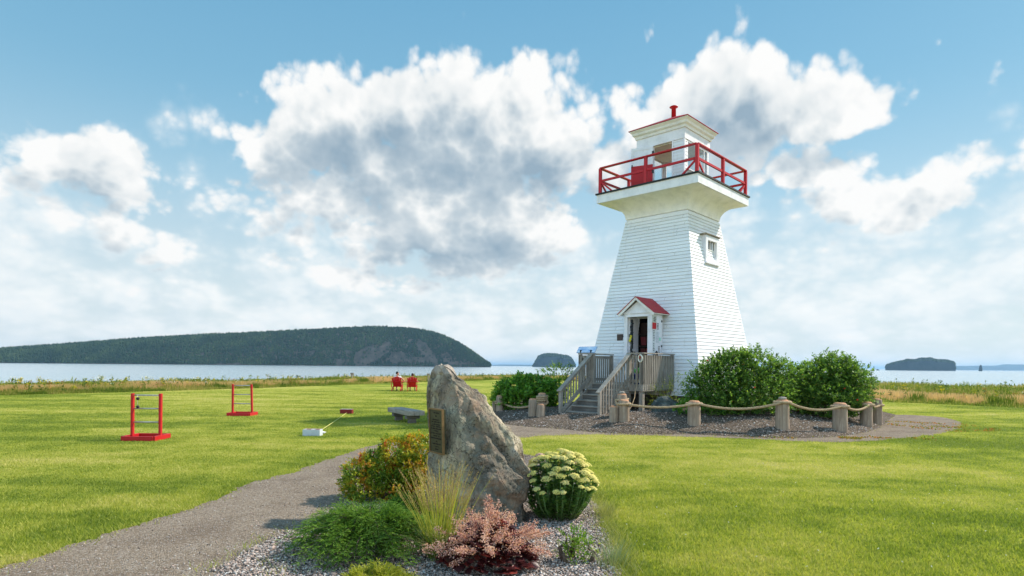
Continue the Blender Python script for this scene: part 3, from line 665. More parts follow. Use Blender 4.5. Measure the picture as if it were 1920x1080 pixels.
    for z in (7.98, 8.45, 9.12): m = MB(); m.box(hinge+Vector((0, -.005, z)), (.07, .05, .10), rot); m.build('hinge', MT['hinge'], dr)
    m = MB(); m.box(hinge+d*(Lw-.04)-n*.04+Vector((0, 0, 8.72)), (.03, .04, .08), rot); m.build('handle', MT['hinge'], dr)
    # cornice and roof
    b = MB(); loops(b, [loop(.935, 9.70), loop(.965, 9.70), loop(.985, 9.78), loop(1.04, 9.83), loop(1.06, 9.90), loop(1.12, 9.965), loop(1.12, 9.985), loop(1.0, 9.986)]); b.build('cornice', MT['cream'], lr)
    b = MB(); loops(b, [loop(1.15, 9.99), loop(1.15, 10.005), loop(.02, 10.56)]); rf = b.build('roof', MT['roofred'], lr)
    b = MB(); b.lathe([(.085, 10.45), (.08, 10.86), (.15, 10.90), (.15, 10.915), (.075, 10.955), (.01, 10.965)], n=14); b.build('vent_pipe', MT['red'], rf)
make_lantern()
# window on the sunlit face
def make_window():
    w = thing('window', None, None); w.parent = LH; z0, z1 = 5.19, 6.09; y = -(hb(z0)+.035); x0, x1 = -.46, .50; yb = -(hb(z1)-.05)
    b = MB(); t = .15
    b.bb((x0, y, z0), (x0+t, yb, z1), 0); b.bb((x1-t, y, z0), (x1, yb, z1)); b.bb((x0+t, y+.002, z0), (x1-t, yb, z0+t)); b.bb((x0+t, y+.002, z1-t), (x1-t, yb, z1))
    fr = b.build('frame', MT['white'], w)
    b = MB(); b.bb((x0-.03, y-.05, z0-.05), (x1+.03, y+.12, z0-.002)); b.build('sill', MT['white'], w)
    b = MB(); b.bb((x0-.08, y-.045, z1+.031), (x1+.08, y+.3, z1+.055)); b.bb((x0-.04, y-.02, z1+.003), (x1+.04, y+.3, z1+.03)); b.build('hood', [MT['greywood_x']], w)
    b = MB(); b.bb((x0+t, y+.10, z0+t), (x1-t, y+.11, z1-t)); b.build('pane', MT['pane'], w)
    b = MB(); b.bb((.0, y+.08, z0+t), (.03, y+.098, z1-t)); b.bb((x0+t, y+.078, (z0+z1)/2-.015), (x1-t, y+.097, (z0+z1)/2+.015))
    for xx in (x0+t, x1-t-.03): b.bb((xx, y+.079, z0+t), (xx+.03, y+.098, z1-t))
    b.build('muntin', MT['cream'], w)
    b = MB()
    for xx in (-.22, .16): b.bb((xx, y+.0985, z0+t+.02), (xx+.10, y+.0995, z1-t-.02))
    b.build('curtain', MT['white'], w)
make_window()
# porch
PX, PB0, PB1, DZ = -2.59, -.713, .30, 1.13     # front plane, right and left side
def make_porch():
    p = thing('porch', None, None); p.parent = LH; ez, pk = 3.42, 3.88; b = MB(); o0, o1 = -.585, .175
    bk = -1.9
    b.bb((PX, o1, DZ), (PX+.09, PB1, ez)); b.bb((PX, PB0, DZ), (PX+.09, o0, ez)); b.bb((PX, o0, 3.27), (PX+.09, o1, ez))
    b.bb((PX+.09, PB1-.05, DZ), (bk, PB1, ez)); b.bb((PX+.09, PB0, DZ), (bk, PB0+.05, ez)); b.build('wall', MT['white'], p)
    b = MB(); b.bb((PX-.018, o1, DZ), (PX, o1+.04, 3.27)); b.bb((PX-.018, o0-.04, DZ), (PX, o0, 3.27)); b.bb((PX-.03, o0-.05, 3.272), (PX, o1+.05, 3.31)); b.bb((PX-.03, PB0-.02, ez-.04), (PX, PB1+.02, ez)); b.build('door_frame', MT['white'], p)
    # gable triangle, soffit
    mid = (PB0+PB1)/2; b = MB()
    b.add([(PX+.002, PB0, ez), (PX+.002, PB1, ez), (PX+.002, mid, pk-.1), (bk, PB0, ez), (bk, PB1, ez), (bk, mid, pk-.1)], [(0, 1, 2), (3, 5, 4), (0, 3, 4, 1)]); b.build('gable', MT['white'], p)
    b = MB(); ov, th = .165, .035
    for s, e in ((1, PB1), (-1, PB0)):
        P0 = Vector((0, e+s*ov, ez-.085+.0)); P1 = Vector((0, mid, pk)); d = (P1-P0).normalized(); n = Vector((0, -d.z, d.y)) if s > 0 else Vector((0, -d.z, d.y))
        if n.z < 0: n = -n
        for mi, o, t, x0 in ((1, 0, .03, PX-.13), (0, .031, .02, PX-.15)):
            A = [P0+n*o, P1+n*o, P1+n*(o+t), P0+n*(o+t)]
            A[1].y = A[2].y = mid
            vs = [(x0, q.y, q.z) for q in A]+[(-1.55 if k in (1, 2) else -1.7, q.y, q.z) for k, q in enumerate(A)]
            b.add(vs, [(0, 1, 2, 3), (7, 6, 5, 4), (0, 4, 5, 1), (1, 5, 6, 2), (2, 6, 7, 3), (3, 7, 4, 0)], mi)
    b.build('roof', [MT['roofred'], MT['cream']], p)
    b = MB()
    for s, e in ((1, PB1), (-1, PB0)):
        A = Vector((PX-.115, e+s*(ov-.01), ez-.105)); B = Vector((PX-.115, mid, pk-.022)); b.bar(A, B, .03, .07)
    b.build('bargeboard', MT['cream'], p)
    # left door leaf folded inward
    b = MB(); b.bb((PX+.10, o1-.03, DZ+.01), (PX+.62, o1+.01, 3.26)); b.bb((PX+.14, o1-.034, DZ+.2), (PX+.58, o1-.029, 1.9)); dl = b.build('door', MT['white'], p)
    b = MB(); b.ball((PX+.55, o1-.05, 2.1), .025, 8); b.build('handle', MT['hinge'], dl)
    # right side: hinges of the outer leaf lying against the porch side
    b = MB(); b.bb((PX-.02, PB0-.035, DZ+.01), (PX+.55, PB0-.004, 3.36)); dr = b.build('door', MT['white'], p)
    for z in (1.5, 1.75, 2.3, 3.1): b = MB(); b.bb((PX+.54, PB0-.05, z), (PX+.60, PB0-.005, z+.06)); b.build('hinge', MT['hinge'], dr)
make_porch()
b = MB(); b.bb((-(hb(2.65)+.035), .80, 2.55), (-(hb(2.8)+.0), 1.03, 2.77), 0, .004); b.build('plaque', plainm('brown_plaque', (.07, .045, .04), .5), LH)

def T(x, y, z=0):  # tower frame to world
    return CT + u2*x + v2*y + Vector((0, 0, z))
def sub(name, label, cat, x, y, z, group=None):
    p = T(x, y, z); return thing(name, label, cat, p, YAW, group)
C_ = lambda r, g, bl: (r, g, bl)
# ---- goods by the door
def goods():
    sh = sub('book_shelf', 'dark shelf of red and brown books just inside the open lighthouse door', 'shelf', -1.75, -.2, DZ)
    b = MB(); b.bb((-.02, -.40, 0), (.0, .38, 2.0)); 
    for z in (.03, .42, .82, 1.2, 1.6): b.bb((-.24, -.40, z), (-.02, .38, z+.025))
    b.build('shelf_board', plainm('shelf_wood', (.05, .025, .02), .7), sh)
    cols = [(.16, .02, .025), (.28, .05, .05), (.20, .16, .13), (.10, .02, .02), (.25, .20, .17)]
    bm_ = [plainm('book_cover', c, .6) for c in cols]
    for z in (.06, .45, .85, 1.23):
        for k in range(3): b = MB(); b.box((-.19, -.28+k*.22, z+.15), (.04, .18, .27), Matrix.Rotation(R(-12), 3, 'Y')); b.build('book', bm_[(k*7+int(z*10)*3) % 5], sh)
    g = sub('garland', 'dark garland of small charms with a yellow scarf hanging at the left of the doorway', 'garland', -2.47, .08, 3.2)
    b = MB(); b.tube([(0, 0, 0), (.01, -.01, -.7), (0, .01, -1.4), (.02, .02, -2.0)], .035, 8); b.build('cord', MT['black'], g)
    for col, cnt, nm in (((.02, .02, .025), 60, 'charm'), ((.6, .6, .62), 30, 'bead')):
        b = MB()
        for k in range(cnt): b.box((random.uniform(-.05, .03), random.uniform(-.05, .05), -random.uniform(.1, 1.98)), (.04, .035, .045), Matrix.Rotation(random.random()*3, 3, (1, .4, .2)))
        o = b.build(nm, plainm(nm, col, .4), g); tag(o, kind='stuff')
    b = MB(); b.box((-.05, .02, -.62), (.03, .06, .22), Matrix.Rotation(.25, 3, 'X')); b.build('scarf', plainm('yellow_cloth', (.7, .6, .04), .7), g)
    # sheets and stickers on the inner leaf
    o = sub('sticker', 'round green sticker low on the inner door leaf', 'sticker', -2.35, .136, 1.62); b = MB(); b.lathe([(.075, 0), (.075, .004)], n=18); q = b.build('disc', plainm('green_disc', (.05, .38, .03), .5), o); q.rotation_euler = (R(90), 0, 0)
    b = MB(); 
    for x_ in (-.02, .025): b.bb((x_, -.009, .0), (x_+.012, -.005, .03))
    b.bb((-.03, -.009, -.03), (.035, -.005, -.018)); b.build('mark', MT['black'], o)
    o = sub('notice', 'beige paper notice taped inside the open door', 'notice', -2.28, .137, 1.80); b = MB(); b.bb((-.1, -.004, 0), (.12, 0, .36)); b.build('sheet', plainm('beige_paper', (.50, .46, .38), .8), o)
    # papers on the outer leaf: local x along the porch side
    yy = PB0-.036
    def sheet_(name, lab, x0, x1, z0, z1, col, marks=(), mcol=(.03, .03, .035)):
        o = sub(name, lab, name.replace('_', ' '), x0, yy, z0); b = MB(); b.bb((0, -.008, 0), (x1-x0, -.001, z1-z0)); b.build('sheet', plainm('paper', col, .7), o)
        if marks:
            b = MB()
            for a0, a1, c0, c1 in marks: b.bb((a0*(x1-x0), -.011, c0*(z1-z0)), (a1*(x1-x0), -.0085, c1*(z1-z0)))
            b.build('lettering', plainm('print', mcol, .6), o)
        return o
    rm = [(random.uniform(.1, .25), random.uniform(.55, .9), k/22, k/22+.02) for k in range(1, 21) if k not in (7, 13)]
    sheet_('price_list', 'long white price list with black lines of text beside the door', PX+.02, PX+.16, 1.75, 2.90, (.78, .78, .78), rm)
    o = sub('hanging_sign', 'small square sign, white over red, at the front corner of the porch', 'sign', PX-.03, yy-.02, 2.86); b = MB(); b.bb((0, -.02, 0), (.20, 0, .20)); b.build('lower_panel', plainm('sign_red', (.6, .02, .02), .5), o)
    b = MB(); b.bb((-.01, -.021, .202), (.21, 0, .42)); b.build('upper_panel', plainm('sign_cream', (.62, .60, .52), .5), o); b = MB(); b.bb((.02, -.024, .30), (.18, -.0215, .33)); b.bb((.03, -.024, .24), (.16, -.0215, .27)); b.bb((.05, -.024, .355), (.15, -.0215, .38)); b.build('lettering', MT['black'], o)
    fr = [(0, 1, 0, .08), (0, 1, .92, 1), (0, .12, .08, .92), (.88, 1, .08, .92), (.35, .6, .3, .7)]
    sheet_('card', 'upper dark bordered card on the porch side', PX+.27, PX+.37, 2.86, 3.06, (.75, .74, .73), fr, (.08, .02, .03))
    sheet_('card', 'lower dark bordered card on the porch side', PX+.36, PX+.45, 2.12, 2.32, (.75, .74, .73), fr, (.06, .02, .05))
    sheet_('flyer', 'small mint green flyer on the porch side', PX+.43, PX+.50, 2.5, 2.6, (.25, .7, .5))
    sheet_('flyer', 'pale notice of faint text on the porch side between the cards', PX+.20, PX+.42, 2.42, 2.78, (.74, .74, .78), [(.1, .8, k/9, k/9+.03) for k in range(1, 9)], (.5, .5, .53))
    sheet_('flyer', 'white notice of faint text low on the porch side', PX+.30, PX+.50, 1.62, 2.05, (.80, .80, .80), [(.1, .75, k/9, k/9+.03) for k in range(1, 8)], (.55, .5, .5))
    d = sub('hanging_doll', 'small black and orange hanging ornament with a green base beside the door', 'ornament', PX+.12, yy-.09, 1.55)
    b = MB(); b.lathe([(.09, 0), (.11, .03), (.10, .12), (.07, .16)], n=10); b.build('skirt', plainm('green_cloth', (.05, .45, .10), .8), d)
    b = MB(); b.lathe([(.085, .161), (.10, .24), (.075, .36), (.04, .42)], n=10); b.build('body', plainm('orange_cloth', (.75, .09, .02), .8), d)
    b = MB(); b.ball((0, 0, .47), (.055, .055, .07), 10); b.lathe([(.03, .52), (.05, .55), (.01, .62)], n=8); b.build('head', MT['black'], d)
    for s in (-1, 1): b = MB(); b.tube([(s*.07, 0, .36), (s*.14, -.01, .24), (s*.16, -.01, .16)], .022, 6); b.build('arm', MT['black'], d)
goods()

# ================================================================ THE DECK AND STEPS
def make_deck():
    W3 = [MT['greywood'], MT['greywood_x'], MT['greywood_y']]
    dk = sub('wooden_deck', 'weathered grey wooden deck with railings and seven broad steps up to the lighthouse door', 'deck', 0, 0, 0)
    xf, y0, y1, s0, s1 = -4.0, -1.29, 1.10, -.74, .53; zt = DZ; rz = 2.035
    b = MB(); x = xf
    while x < -2.15: b.bb((x, y0, zt-.035), (min(x+.135, -2.13), y1, zt-.002), 0, .004); x += .14
    b.build('floor', MT['greywood_y'], dk)
    b = MB(); b.bb((xf+.001, y0+.001, zt-.20), (xf+.04, y1-.001, zt-.037)); b.bb((xf+.041, y0+.001, zt-.20), (-2.16, y0+.04, zt-.037)); b.bb((xf+.041, y1-.04, zt-.20), (-2.16, y1-.001, zt-.037))
    for yy in (-.8, -.3, .2, .7): b.bb((xf+.041, yy, zt-.20), (-2.16, yy+.04, zt-.037))
    b.build('joist', MT['greywood_x'], dk)
    for px, py in ((xf+.1, y0+.1), (xf+.1, y1-.1), (-2.45, y0+.1), (-2.45, y1-.1), (xf+.1, s0+.02)):
        w = T(px, py); g = gz(w.x, w.y)
        b = MB(); b.bb((px-.06, py-.06, g-.05), (px+.06, py+.06, zt-.202)); b.build('post', MT['greywood'], dk)
    def railrun(p, q, n, skip=()):
        rl = thing('railing', None, None); rl.parent = dk; p, q = Vector(p), Vector(q); d = (q-p).normalized(); L = (q-p).length; nn = Vector((d.y, -d.x, 0))
        z = Vector((0, 0, 1))
        mt = W3[1] if abs(d.x) > .7 else W3[2]
        b = MB(); b.bar(p-d*.04+z*(rz+.02-0), q+d*.04+z*(rz+.02), .15, .036, bev=.004); b.build('cap', mt, rl)
        for zz in (rz-.08, zt+.10): b = MB(); b.bar(p+z*zz, q+z*zz, .04, .09); b.build('rail', mt, rl)
        b = MB(); nn2 = nn*.042
        for k in range(n):
            c = p+d*(L*(k+.5)/n)+nn2; b.box((c.x, c.y, (zt-.16+rz-.03)/2), (.038, .045, rz-.03-zt+.16) if abs(d.x) < .7 else (.045, .038, rz-.03-zt+.16), None, 0, .003)
        b.build('baluster', MT['greywood'], rl)
        for c in (p, q): b = MB(); b.box((c.x, c.y, (zt+rz)/2-.09), (.095, .095, rz-zt+.17), None, 0, .005); b.build('post', MT['greywood'], rl)
    railrun((xf+.05, s0-.02, 0), (xf+.05, y0+.05, 0), 4)
    railrun((xf+.05, y1-.05, 0), (xf+.05, s1+.02, 0), 4)
    railrun((xf+.05, y0+.05, 0), (-2.20, y0+.05, 0), 17)
    railrun((-2.20, y1-.05, 0), (xf+.05, y1-.05, 0), 15)
    # steps
    xb = -5.56; rise = [0, .15]+[.15+.163*k for k in range(1, 7)]; run = (xf-xb)/6
    for k in range(6):
        z = rise[k+1]; x = xb+run*k; b = MB()
        b.bb((x-.025, s0-(.03 if k == 0 else 0), z-.036), (x+run+.02, s1+(.03 if k == 0 else 0), z), 0, .004); b.build('tread', MT['greywood_y'], dk)
        b = MB(); b.bb((x+.016, s0, rise[k]+(.001 if k else -.05)), (x+.036, s1, z-.037)); b.build('riser', MT['shadewood'], dk)
    b = MB(); b.bb((xf-.021, s0, rise[6]+.001), (xf-.001, s1, DZ-.036)); b.build('riser', MT['shadewood'], dk)
    for yy in (s0-.022, s1+.022):
        b = MB(); b.bar((xb+.02, yy, .02), (xf+.02, yy, zt-.14), .04, .24); b.build('stringer', MT['greywood_x'], dk)
        rl = thing('railing', None, None); rl.parent = dk; y = yy+(-.05 if yy < 0 else .05)
        A = Vector((xb+.06, y, .98)); B = Vector((xf+.03, y, rz+.03)); sl = (B.z-A.z)/(B.x-A.x)
        b = MB(); b.bar(A-Vector((.1, 0, .1*sl)), B, .15, .036, bev=.004); b.build('cap', MT['greywood_x'], rl)
        for zz in (.07, .72): b = MB(); b.bar(A-Vector((0, 0, zz)), B-Vector((0, 0, zz)), .036, .11); b.build('rail', MT['greywood_x'], rl)
        b = MB(); s = -.032 if yy < 0 else .032
        for k in range(11):
            x = A.x+.13+(B.x-A.x-.2)*k/10; zc = A.z+(x-A.x)*sl; b.box((x, y+s, zc-.44), (.045, .028, .80))
        b.build('baluster', MT['greywood'], rl)
        b = MB(); b.box((A.x, y, .46), (.10, .085, .96), None, 0, .005); b.build('post', MT['greywood'], rl)
        b = MB(); b.box((B.x, y, (zt+rz)/2-.06), (.09, .09, rz-zt+.1), None, 0, .005); b.build('post', MT['greywood'], rl)
    return dk
make_deck()
def deck_things():
    p = sub('information_panel', 'slanted blue and white coast view panel on the left deck rail', 'panel', -3.97, .84, 2.075)
    rot = Matrix.Rotation(R(35), 3, 'Y')
    def qx(x, y, z): return rot @ Vector((x, y, z))
    b = MB(); b.box(qx(0, 0, .13), (.02, .72, .24), rot); b.build('board', plainm('panel_blue', (.35, .46, .66), .35), p)
    t = material('panel_picture'); n = t.noise(t.mapping(t.obj, (3, 3, 14)), 1, 4, .6)
    setc(t, t.ramp(n, [(.35, (.22, .38, .66)), (.48, (.50, .64, .84)), (.6, (.80, .84, .90))]), .35)
    b = MB(); b.box(qx(-.012, 0, .13), (.003, .68, .20), rot); b.build('picture', t.m, p)
    for y in (-.2, .2): b = MB(); b.bb((-.0, y-.02, -.03), (.05, y+.02, .10)); b.build('bracket', MT['black'], p)
    t_ = sub('storage_tub', 'blue plastic tub holding green and orange balls behind the deck railing', 'tub', -3.70, -.98, DZ)
    b = MB(); b.lathe([(.15, .0), (.19, .28), (.205, .29), (.205, .31), (.17, .312), (.14, .05)], n=16); b.build('bucket', plainm('blue_plastic', (.02, .05, .35), .35), t_)
    for c, q, nm, lab in (((.05, .55, .06), (-.09, .03, .40), 'ball', 'green ball at the left of the blue tub'), ((.04, .60, .08), (.06, -.02, .45), 'ball', 'brighter green ball on top of the blue tub'), ((.85, .16, .02), (.07, -.10, .35), 'ball', 'orange ball at the right of the blue tub')):
        o = sub(nm, lab, 'ball', -3.70+q[0], -.98+q[1], DZ+q[2]); b = MB(); b.ball((0, 0, 0), .085, 12); b.build('shell', plainm('ball_plastic', c, .4), o)
    for k, xx in enumerate((-3.4, -2.9)):
        o = sub('toy_bucket', ('red toy bucket near the front corner of the deck', 'red toy bucket farther along the deck railing')[k], 'bucket', xx, -1.05, DZ); b = MB(); b.lathe([(.07, 0), (.10, .18), (.11, .18), (.11, .2), (.08, .2)], n=12); b.build('body', plainm('red_plastic', (.6, .02, .03), .4), o)
        b = MB(); b.tube([(-.1, 0, .19), (-.07, 0, .27), (0, 0, .31), (.07, 0, .27), (.1, 0, .19)], .006, 6); b.build('handle', MT['white'], o)
    o = sub('life_ring', 'small white ring with a red band hung on the front deck rail', 'ring', -4.02, -1.20, 1.90)
    b = MB(); b.tube([(0, (.066)*math.cos(a), .105*math.sin(a)) for a in np.linspace(0, 2*math.pi, 21)], .022, 8, 0, False); b.build('hoop', plainm('ring_cream', (.75, .70, .60), .6), o)
    b = MB(); b.tube([(-.005, .04, .12), (-.02, .0, -.02), (-.005, -.03, .08)], .012, 6); b.build('tie', plainm('tie_red', (.5, .08, .04), .7), o)
    # thin line hanging from the deck to the post
    P = [T(-4.02, -1.12, 1.86), T(-4.04, -1.14, 1.2), T(-4.2, -1.15, .95), W(1190, 745, 17.3), W(1184, 762, 16.9), W(1176, 773, 16.6)]
    b = MB(); b.tube(P, .008, 6); tag(b.build('tie_line', MT['rope']), 'thin slack line hanging from the deck rail down to the rope posts', 'rope')
deck_things()

# ================================================================ ROPE FENCE
POSTS = []
def make_post(name, label, px, py, ytop, r, rope_at=None, cap=False, Y=None, group='log posts round the lighthouse'):
    g0 = G(px, py) if Y is None else Vector((W(px, py, Y).x, Y, 0)); g0.z = gz(g0.x, g0.y) if gz(g0.x, g0.y) < .2 else .05
    h = W(px, ytop, g0.y).z-g0.z; o = thing(name, label, 'post', g0, random.uniform(0, 3), group)
    s = random.random()*20; vs = []; n = 16; L = [(-.08, r*1.03), (.1, r*1.04), (h*.4, r), (h*.7, r*.985), (h-.09, r*.97), (h-.035, r*.90), (h, r*.66)]
    for z, q in L:
        for k in range(n): a = 2*math.pi*k/n; w = 1+.05*mn.noise(Vector((math.cos(a)*1.6+s, math.sin(a)*1.6, z*1.3))); vs.append((q*w*math.cos(a), q*w*math.sin(a), z))
    b = MB(); m = len(L)-2
    b.add(vs[:n*(m+1)], [(j*n+i, j*n+(i+1) % n, (j+1)*n+(i+1) % n, (j+1)*n+i) for j in range(m) for i in range(n)], 0, True)
    b.build('log', MT['log'], o)
    b = MB(); b.add(vs[n*m:], [(i, (i+1) % n, n+(i+1) % n, n+i) for i in range(n)]+[tuple(n+i for i in range(n))], 0, False); b.build('top', MT['logtop'], o)
    if cap: b = MB(); b.lathe([(r*.5, h), (r*.58, h+.02), (r*.55, h+.05), (r*.3, h+.065)], n=12); b.build('cap', MT['greywood'], o)
    POSTS.append((g0, h, r)); return len(POSTS)-1
dA = [make_post('log_post', 'weathered log post left of the steps beside the green bush, farthest left', 937, 777, 741, .125, Y=20.6),
      make_post('log_post', 'shorter grey log post half hidden at the far left by the bush', 928, 778, 751, .10, Y=20.9)]
dB = [make_post('log_post', 'tall log post wrapped in rope, back of the trio left of the steps', 1016, 783, 736.5, .135, Y=18.9),
      make_post('log_post', 'left post of the trio standing left of the steps', 998.5, 791, 747, .125),
      make_post('log_post', 'front right post of the trio left of the steps', 1013.5, 792.5, 757, .118)]
dC = [make_post('log_post', 'tall log post with round cap, back of the trio right of the steps', 1165.5, 800, 738, .145, cap=True, Y=16.85),
      make_post('log_post', 'thick front post of the trio right of the steps', 1169, 806, 749, .148),
      make_post('log_post', 'shortest post of the trio right of the steps', 1150, 806, 761, .112)]
dR = [make_post('log_post', 'single log post in front of the dark rock', 1301, 809.5, 751, .165),
      make_post('log_post', 'log post with a round grey cap between the two big bushes', 1466.5, 816, 749, .165, cap=True),
      make_post('log_post', 'log post in front of the right bush with rope tied below its top', 1574.5, 813.5, 755, .175),
      make_post('log_post', 'leaning rough log post, third from the right end of the rope', 1624, 803, 753, .16),
      make_post('log_post', 'last log post at the right end of the rope fence', 1643, 797, 747, .155)]
def rope_mesh(b, pts, r=.03, n=6, turns=9.0):
    # resample and lay three twisted strands
    P = [Vector(p) for p in pts]; seg = [0]
    for i in range(1, len(P)): seg.append(seg[-1]+(P[i]-P[i-1]).length)
    L = seg[-1]; m = max(6, int(L/.028)); Q = []
    for k in range(m+1):
        s = L*k/m; i = max(j for j in range(len(seg)) if seg[j] <= s+1e-9); i = min(i, len(P)-2); f = (s-seg[i])/max(1e-6, seg[i+1]-seg[i]); Q.append(P[i].lerp(P[i+1], f))
    for st in range(3):
        pp = []
        for k, q in enumerate(Q):
            d = (Q[min(k+1, m)]-Q[max(k-1, 0)]).normalized(); x = d.cross(Vector((0, 0, 1)))
            if x.length < .1: x = Vector((1, 0, 0))
            x.normalize(); y = d.cross(x); a = (L*k/m)*turns*2*math.pi/1.25+st*2.094
            pp.append(q+(x*math.cos(a)+y*math.sin(a))*r*.55)
        b.tube(pp, r*.62, n)
def wrap(P, z, tilt=.03, turns=1.0, a0=0, rr=.03, pitch=.055):
    g, h, r = P; m = int(20*turns)
    return [Vector((g.x+(r+rr*.8)*math.cos(a0+2*math.pi*k/20), g.y+(r+rr*.8)*math.sin(a0+2*math.pi*k/20), g.z+z+pitch*k/20+tilt*math.sin(2*math.pi*k/20))) for k in range(m+1)]
def span(a, b_, sag, n=14): return [a.lerp(b_, k/n)-Vector((0, 0, sag*4*(k/n)*(1-k/n))) for k in range(n+1)]
def make_ropes():
    b = MB(); chain = [dC[1]]+dR; anch = []
    zr = [.60, .64, .62, .58, .55, .50]
    for j, i in enumerate(chain):
        P = POSTS[i]; rope_mesh(b, wrap(P, zr[j]-(.0 if j else .0), .012, 1.0, 1.2)); anch.append(P[0]+Vector((0, -P[2]-.02, zr[j]+.02)))
    rope_mesh(b, wrap(POSTS[dC[0]], .66, .01, 1.0, 0))
    sag = [.07, .13, .12, .10, .04]
    for j in range(len(anch)-1):
        p, q = anch[j].copy(), anch[j+1].copy(); d = (q-p).normalized(); r0, r1 = POSTS[chain[j]][2], POSTS[chain[j+1]][2]
        rope_mesh(b, span(p+d*r0*.7, q-d*r1*.7, sag[j]))
    q = POSTS[dC[0]]; rope_mesh(b, [q[0]+Vector((-.17, -.05, .68)), q[0]+Vector((-.17, -.12, .60)), q[0]+Vector((-.12, -.2, .5)), q[0]+Vector((-.05, -.25, .40))])
    tag(b.build('rope', MT['rope']), 'thick twisted tan rope strung along the log posts before the two big bushes', 'rope')
    b = MB(); P = POSTS[dB[0]]; rope_mesh(b, wrap(P, P[1]-.26, .015, 3.0, 0, .03, .055)); rope_mesh(b, [P[0]+Vector((.13, -.08, P[1]-.2)), P[0]+Vector((.18, -.1, P[1]-.3)), P[0]+Vector((.08, -.16, P[1]-.36))])
    tag(b.build('rope', MT['rope']), 'tan rope wound three times round the tall post left of the steps', 'rope')
    b = MB(); P = POSTS[dA[0]]; rope_mesh(b, wrap(P, P[1]-.30, .01, 1.6, 0)); p = P[0]+Vector((.12, 0, P[1]-.28)); q = POSTS[dB[0]]
    rope_mesh(b, span(p, q[0]+Vector((-.1, .1, q[1]-.3)), .15)); tag(b.build('rope', MT['rope']), 'tan rope tied round the farthest left post and running into the bush', 'rope')
make_ropes()

# ================================================================ ROCKS
def rockmesh(name, sections, nseg, nz, mats, amp, seed, parent=None, loc=(0, 0, 0), pin=None, subs=1):
    """sections: list of (z, [(x, y)...]) outlines stacked upward; skinned and roughened"""
    m = len(sections[0][1]); zs = [s[0] for s in sections]; A = np.array([s[1] for s in sections], float)
    zz = np.linspace(zs[0], zs[-1], nz); V = []
    for z in zz:
        O = np.array([[np.interp(z, zs, A[:, i, k]) for k in (0, 1)] for i in range(m)])
        for i in range(nseg):
            f = i/nseg*m; a = int(f); t = f-a; t = t*t*(3-2*t)*.35+t*.65; V.append((*(O[a]*(1-t)+O[(a+1) % m]*t), z))
    n = nseg; top = np.mean(V[-n:], axis=0); V = [Vector(v) for v in V]+[Vector(top)]
    fs = [(j*n+i, j*n+(i+1) % n, (j+1)*n+(i+1) % n, (j+1)*n+i) for j in range(nz-1) for i in range(n)]+[((nz-1)*n+i, (nz-1)*n+(i+1) % n, len(V)-1) for i in range(n)]
    me = bpy.data.meshes.new(name); me.from_pydata([tuple(v) for v in V], [], fs); me.update()
    nr = [v.normal.copy() for v in me.vertices]; rotm = Matrix.Rotation(R(28), 3, 'Y')
    for v, q in zip(me.vertices, nr):
        p = v.co.copy(); p2 = rotm @ p; sv = Vector((seed, seed, seed))
        d = .9*(mn.noise(p*1.7+sv))+.55*mn.noise(p*3.6+sv)
        c = mn.voronoi(Vector((p2.x*2.6, p2.y*2.6, p2.z*1.5))+sv)[0]; d += 2.0*(min(c[1]-c[0], .45)-.28)
        c = mn.voronoi(Vector((p2.x*7, p2.y*7, p2.z*3.5))+sv)[0]; d += .45*(c[1]-c[0]-.3)
        c = mn.voronoi(p2*15+sv)[0]; d += .28*(c[1]-c[0]-.3); d += .30*mn.noise(p*11+sv)+.14*mn.noise(p*24+sv)
        if name == 'boulder' and p.x > -.5:
            up = p.z+.85*p.x+.10*mn.noise(p*3+sv); fr = min(1, (p.x+.5)/.12)
            d += fr*(.7*math.exp(-((up-.88)/.09)**2)-.75*math.exp(-((up-.71)/.05)**2)+.35*math.exp(-((up-.42)/.10)**2)-.35*math.exp(-((up-.24)/.05)**2))
        k = 1
        if pin is not None: k = max(.12, min(1, ((p-pin).length-.22)/.25))
        v.co = p+q*d*amp*k
    me.polygons.foreach_set('use_smooth', [False]*len(me.polygons))
    for mt in mats: me.materials.append(mt)
    bm = bmesh.new(); bm.from_mesh(me); bmesh.ops.recalc_face_normals(bm, faces=bm.faces); bm.to_mesh(me); bm.free()
    o = bpy.data.objects.new(name, me); COL.objects.link(o); o.location = loc
    if parent: o.parent = parent
    return o
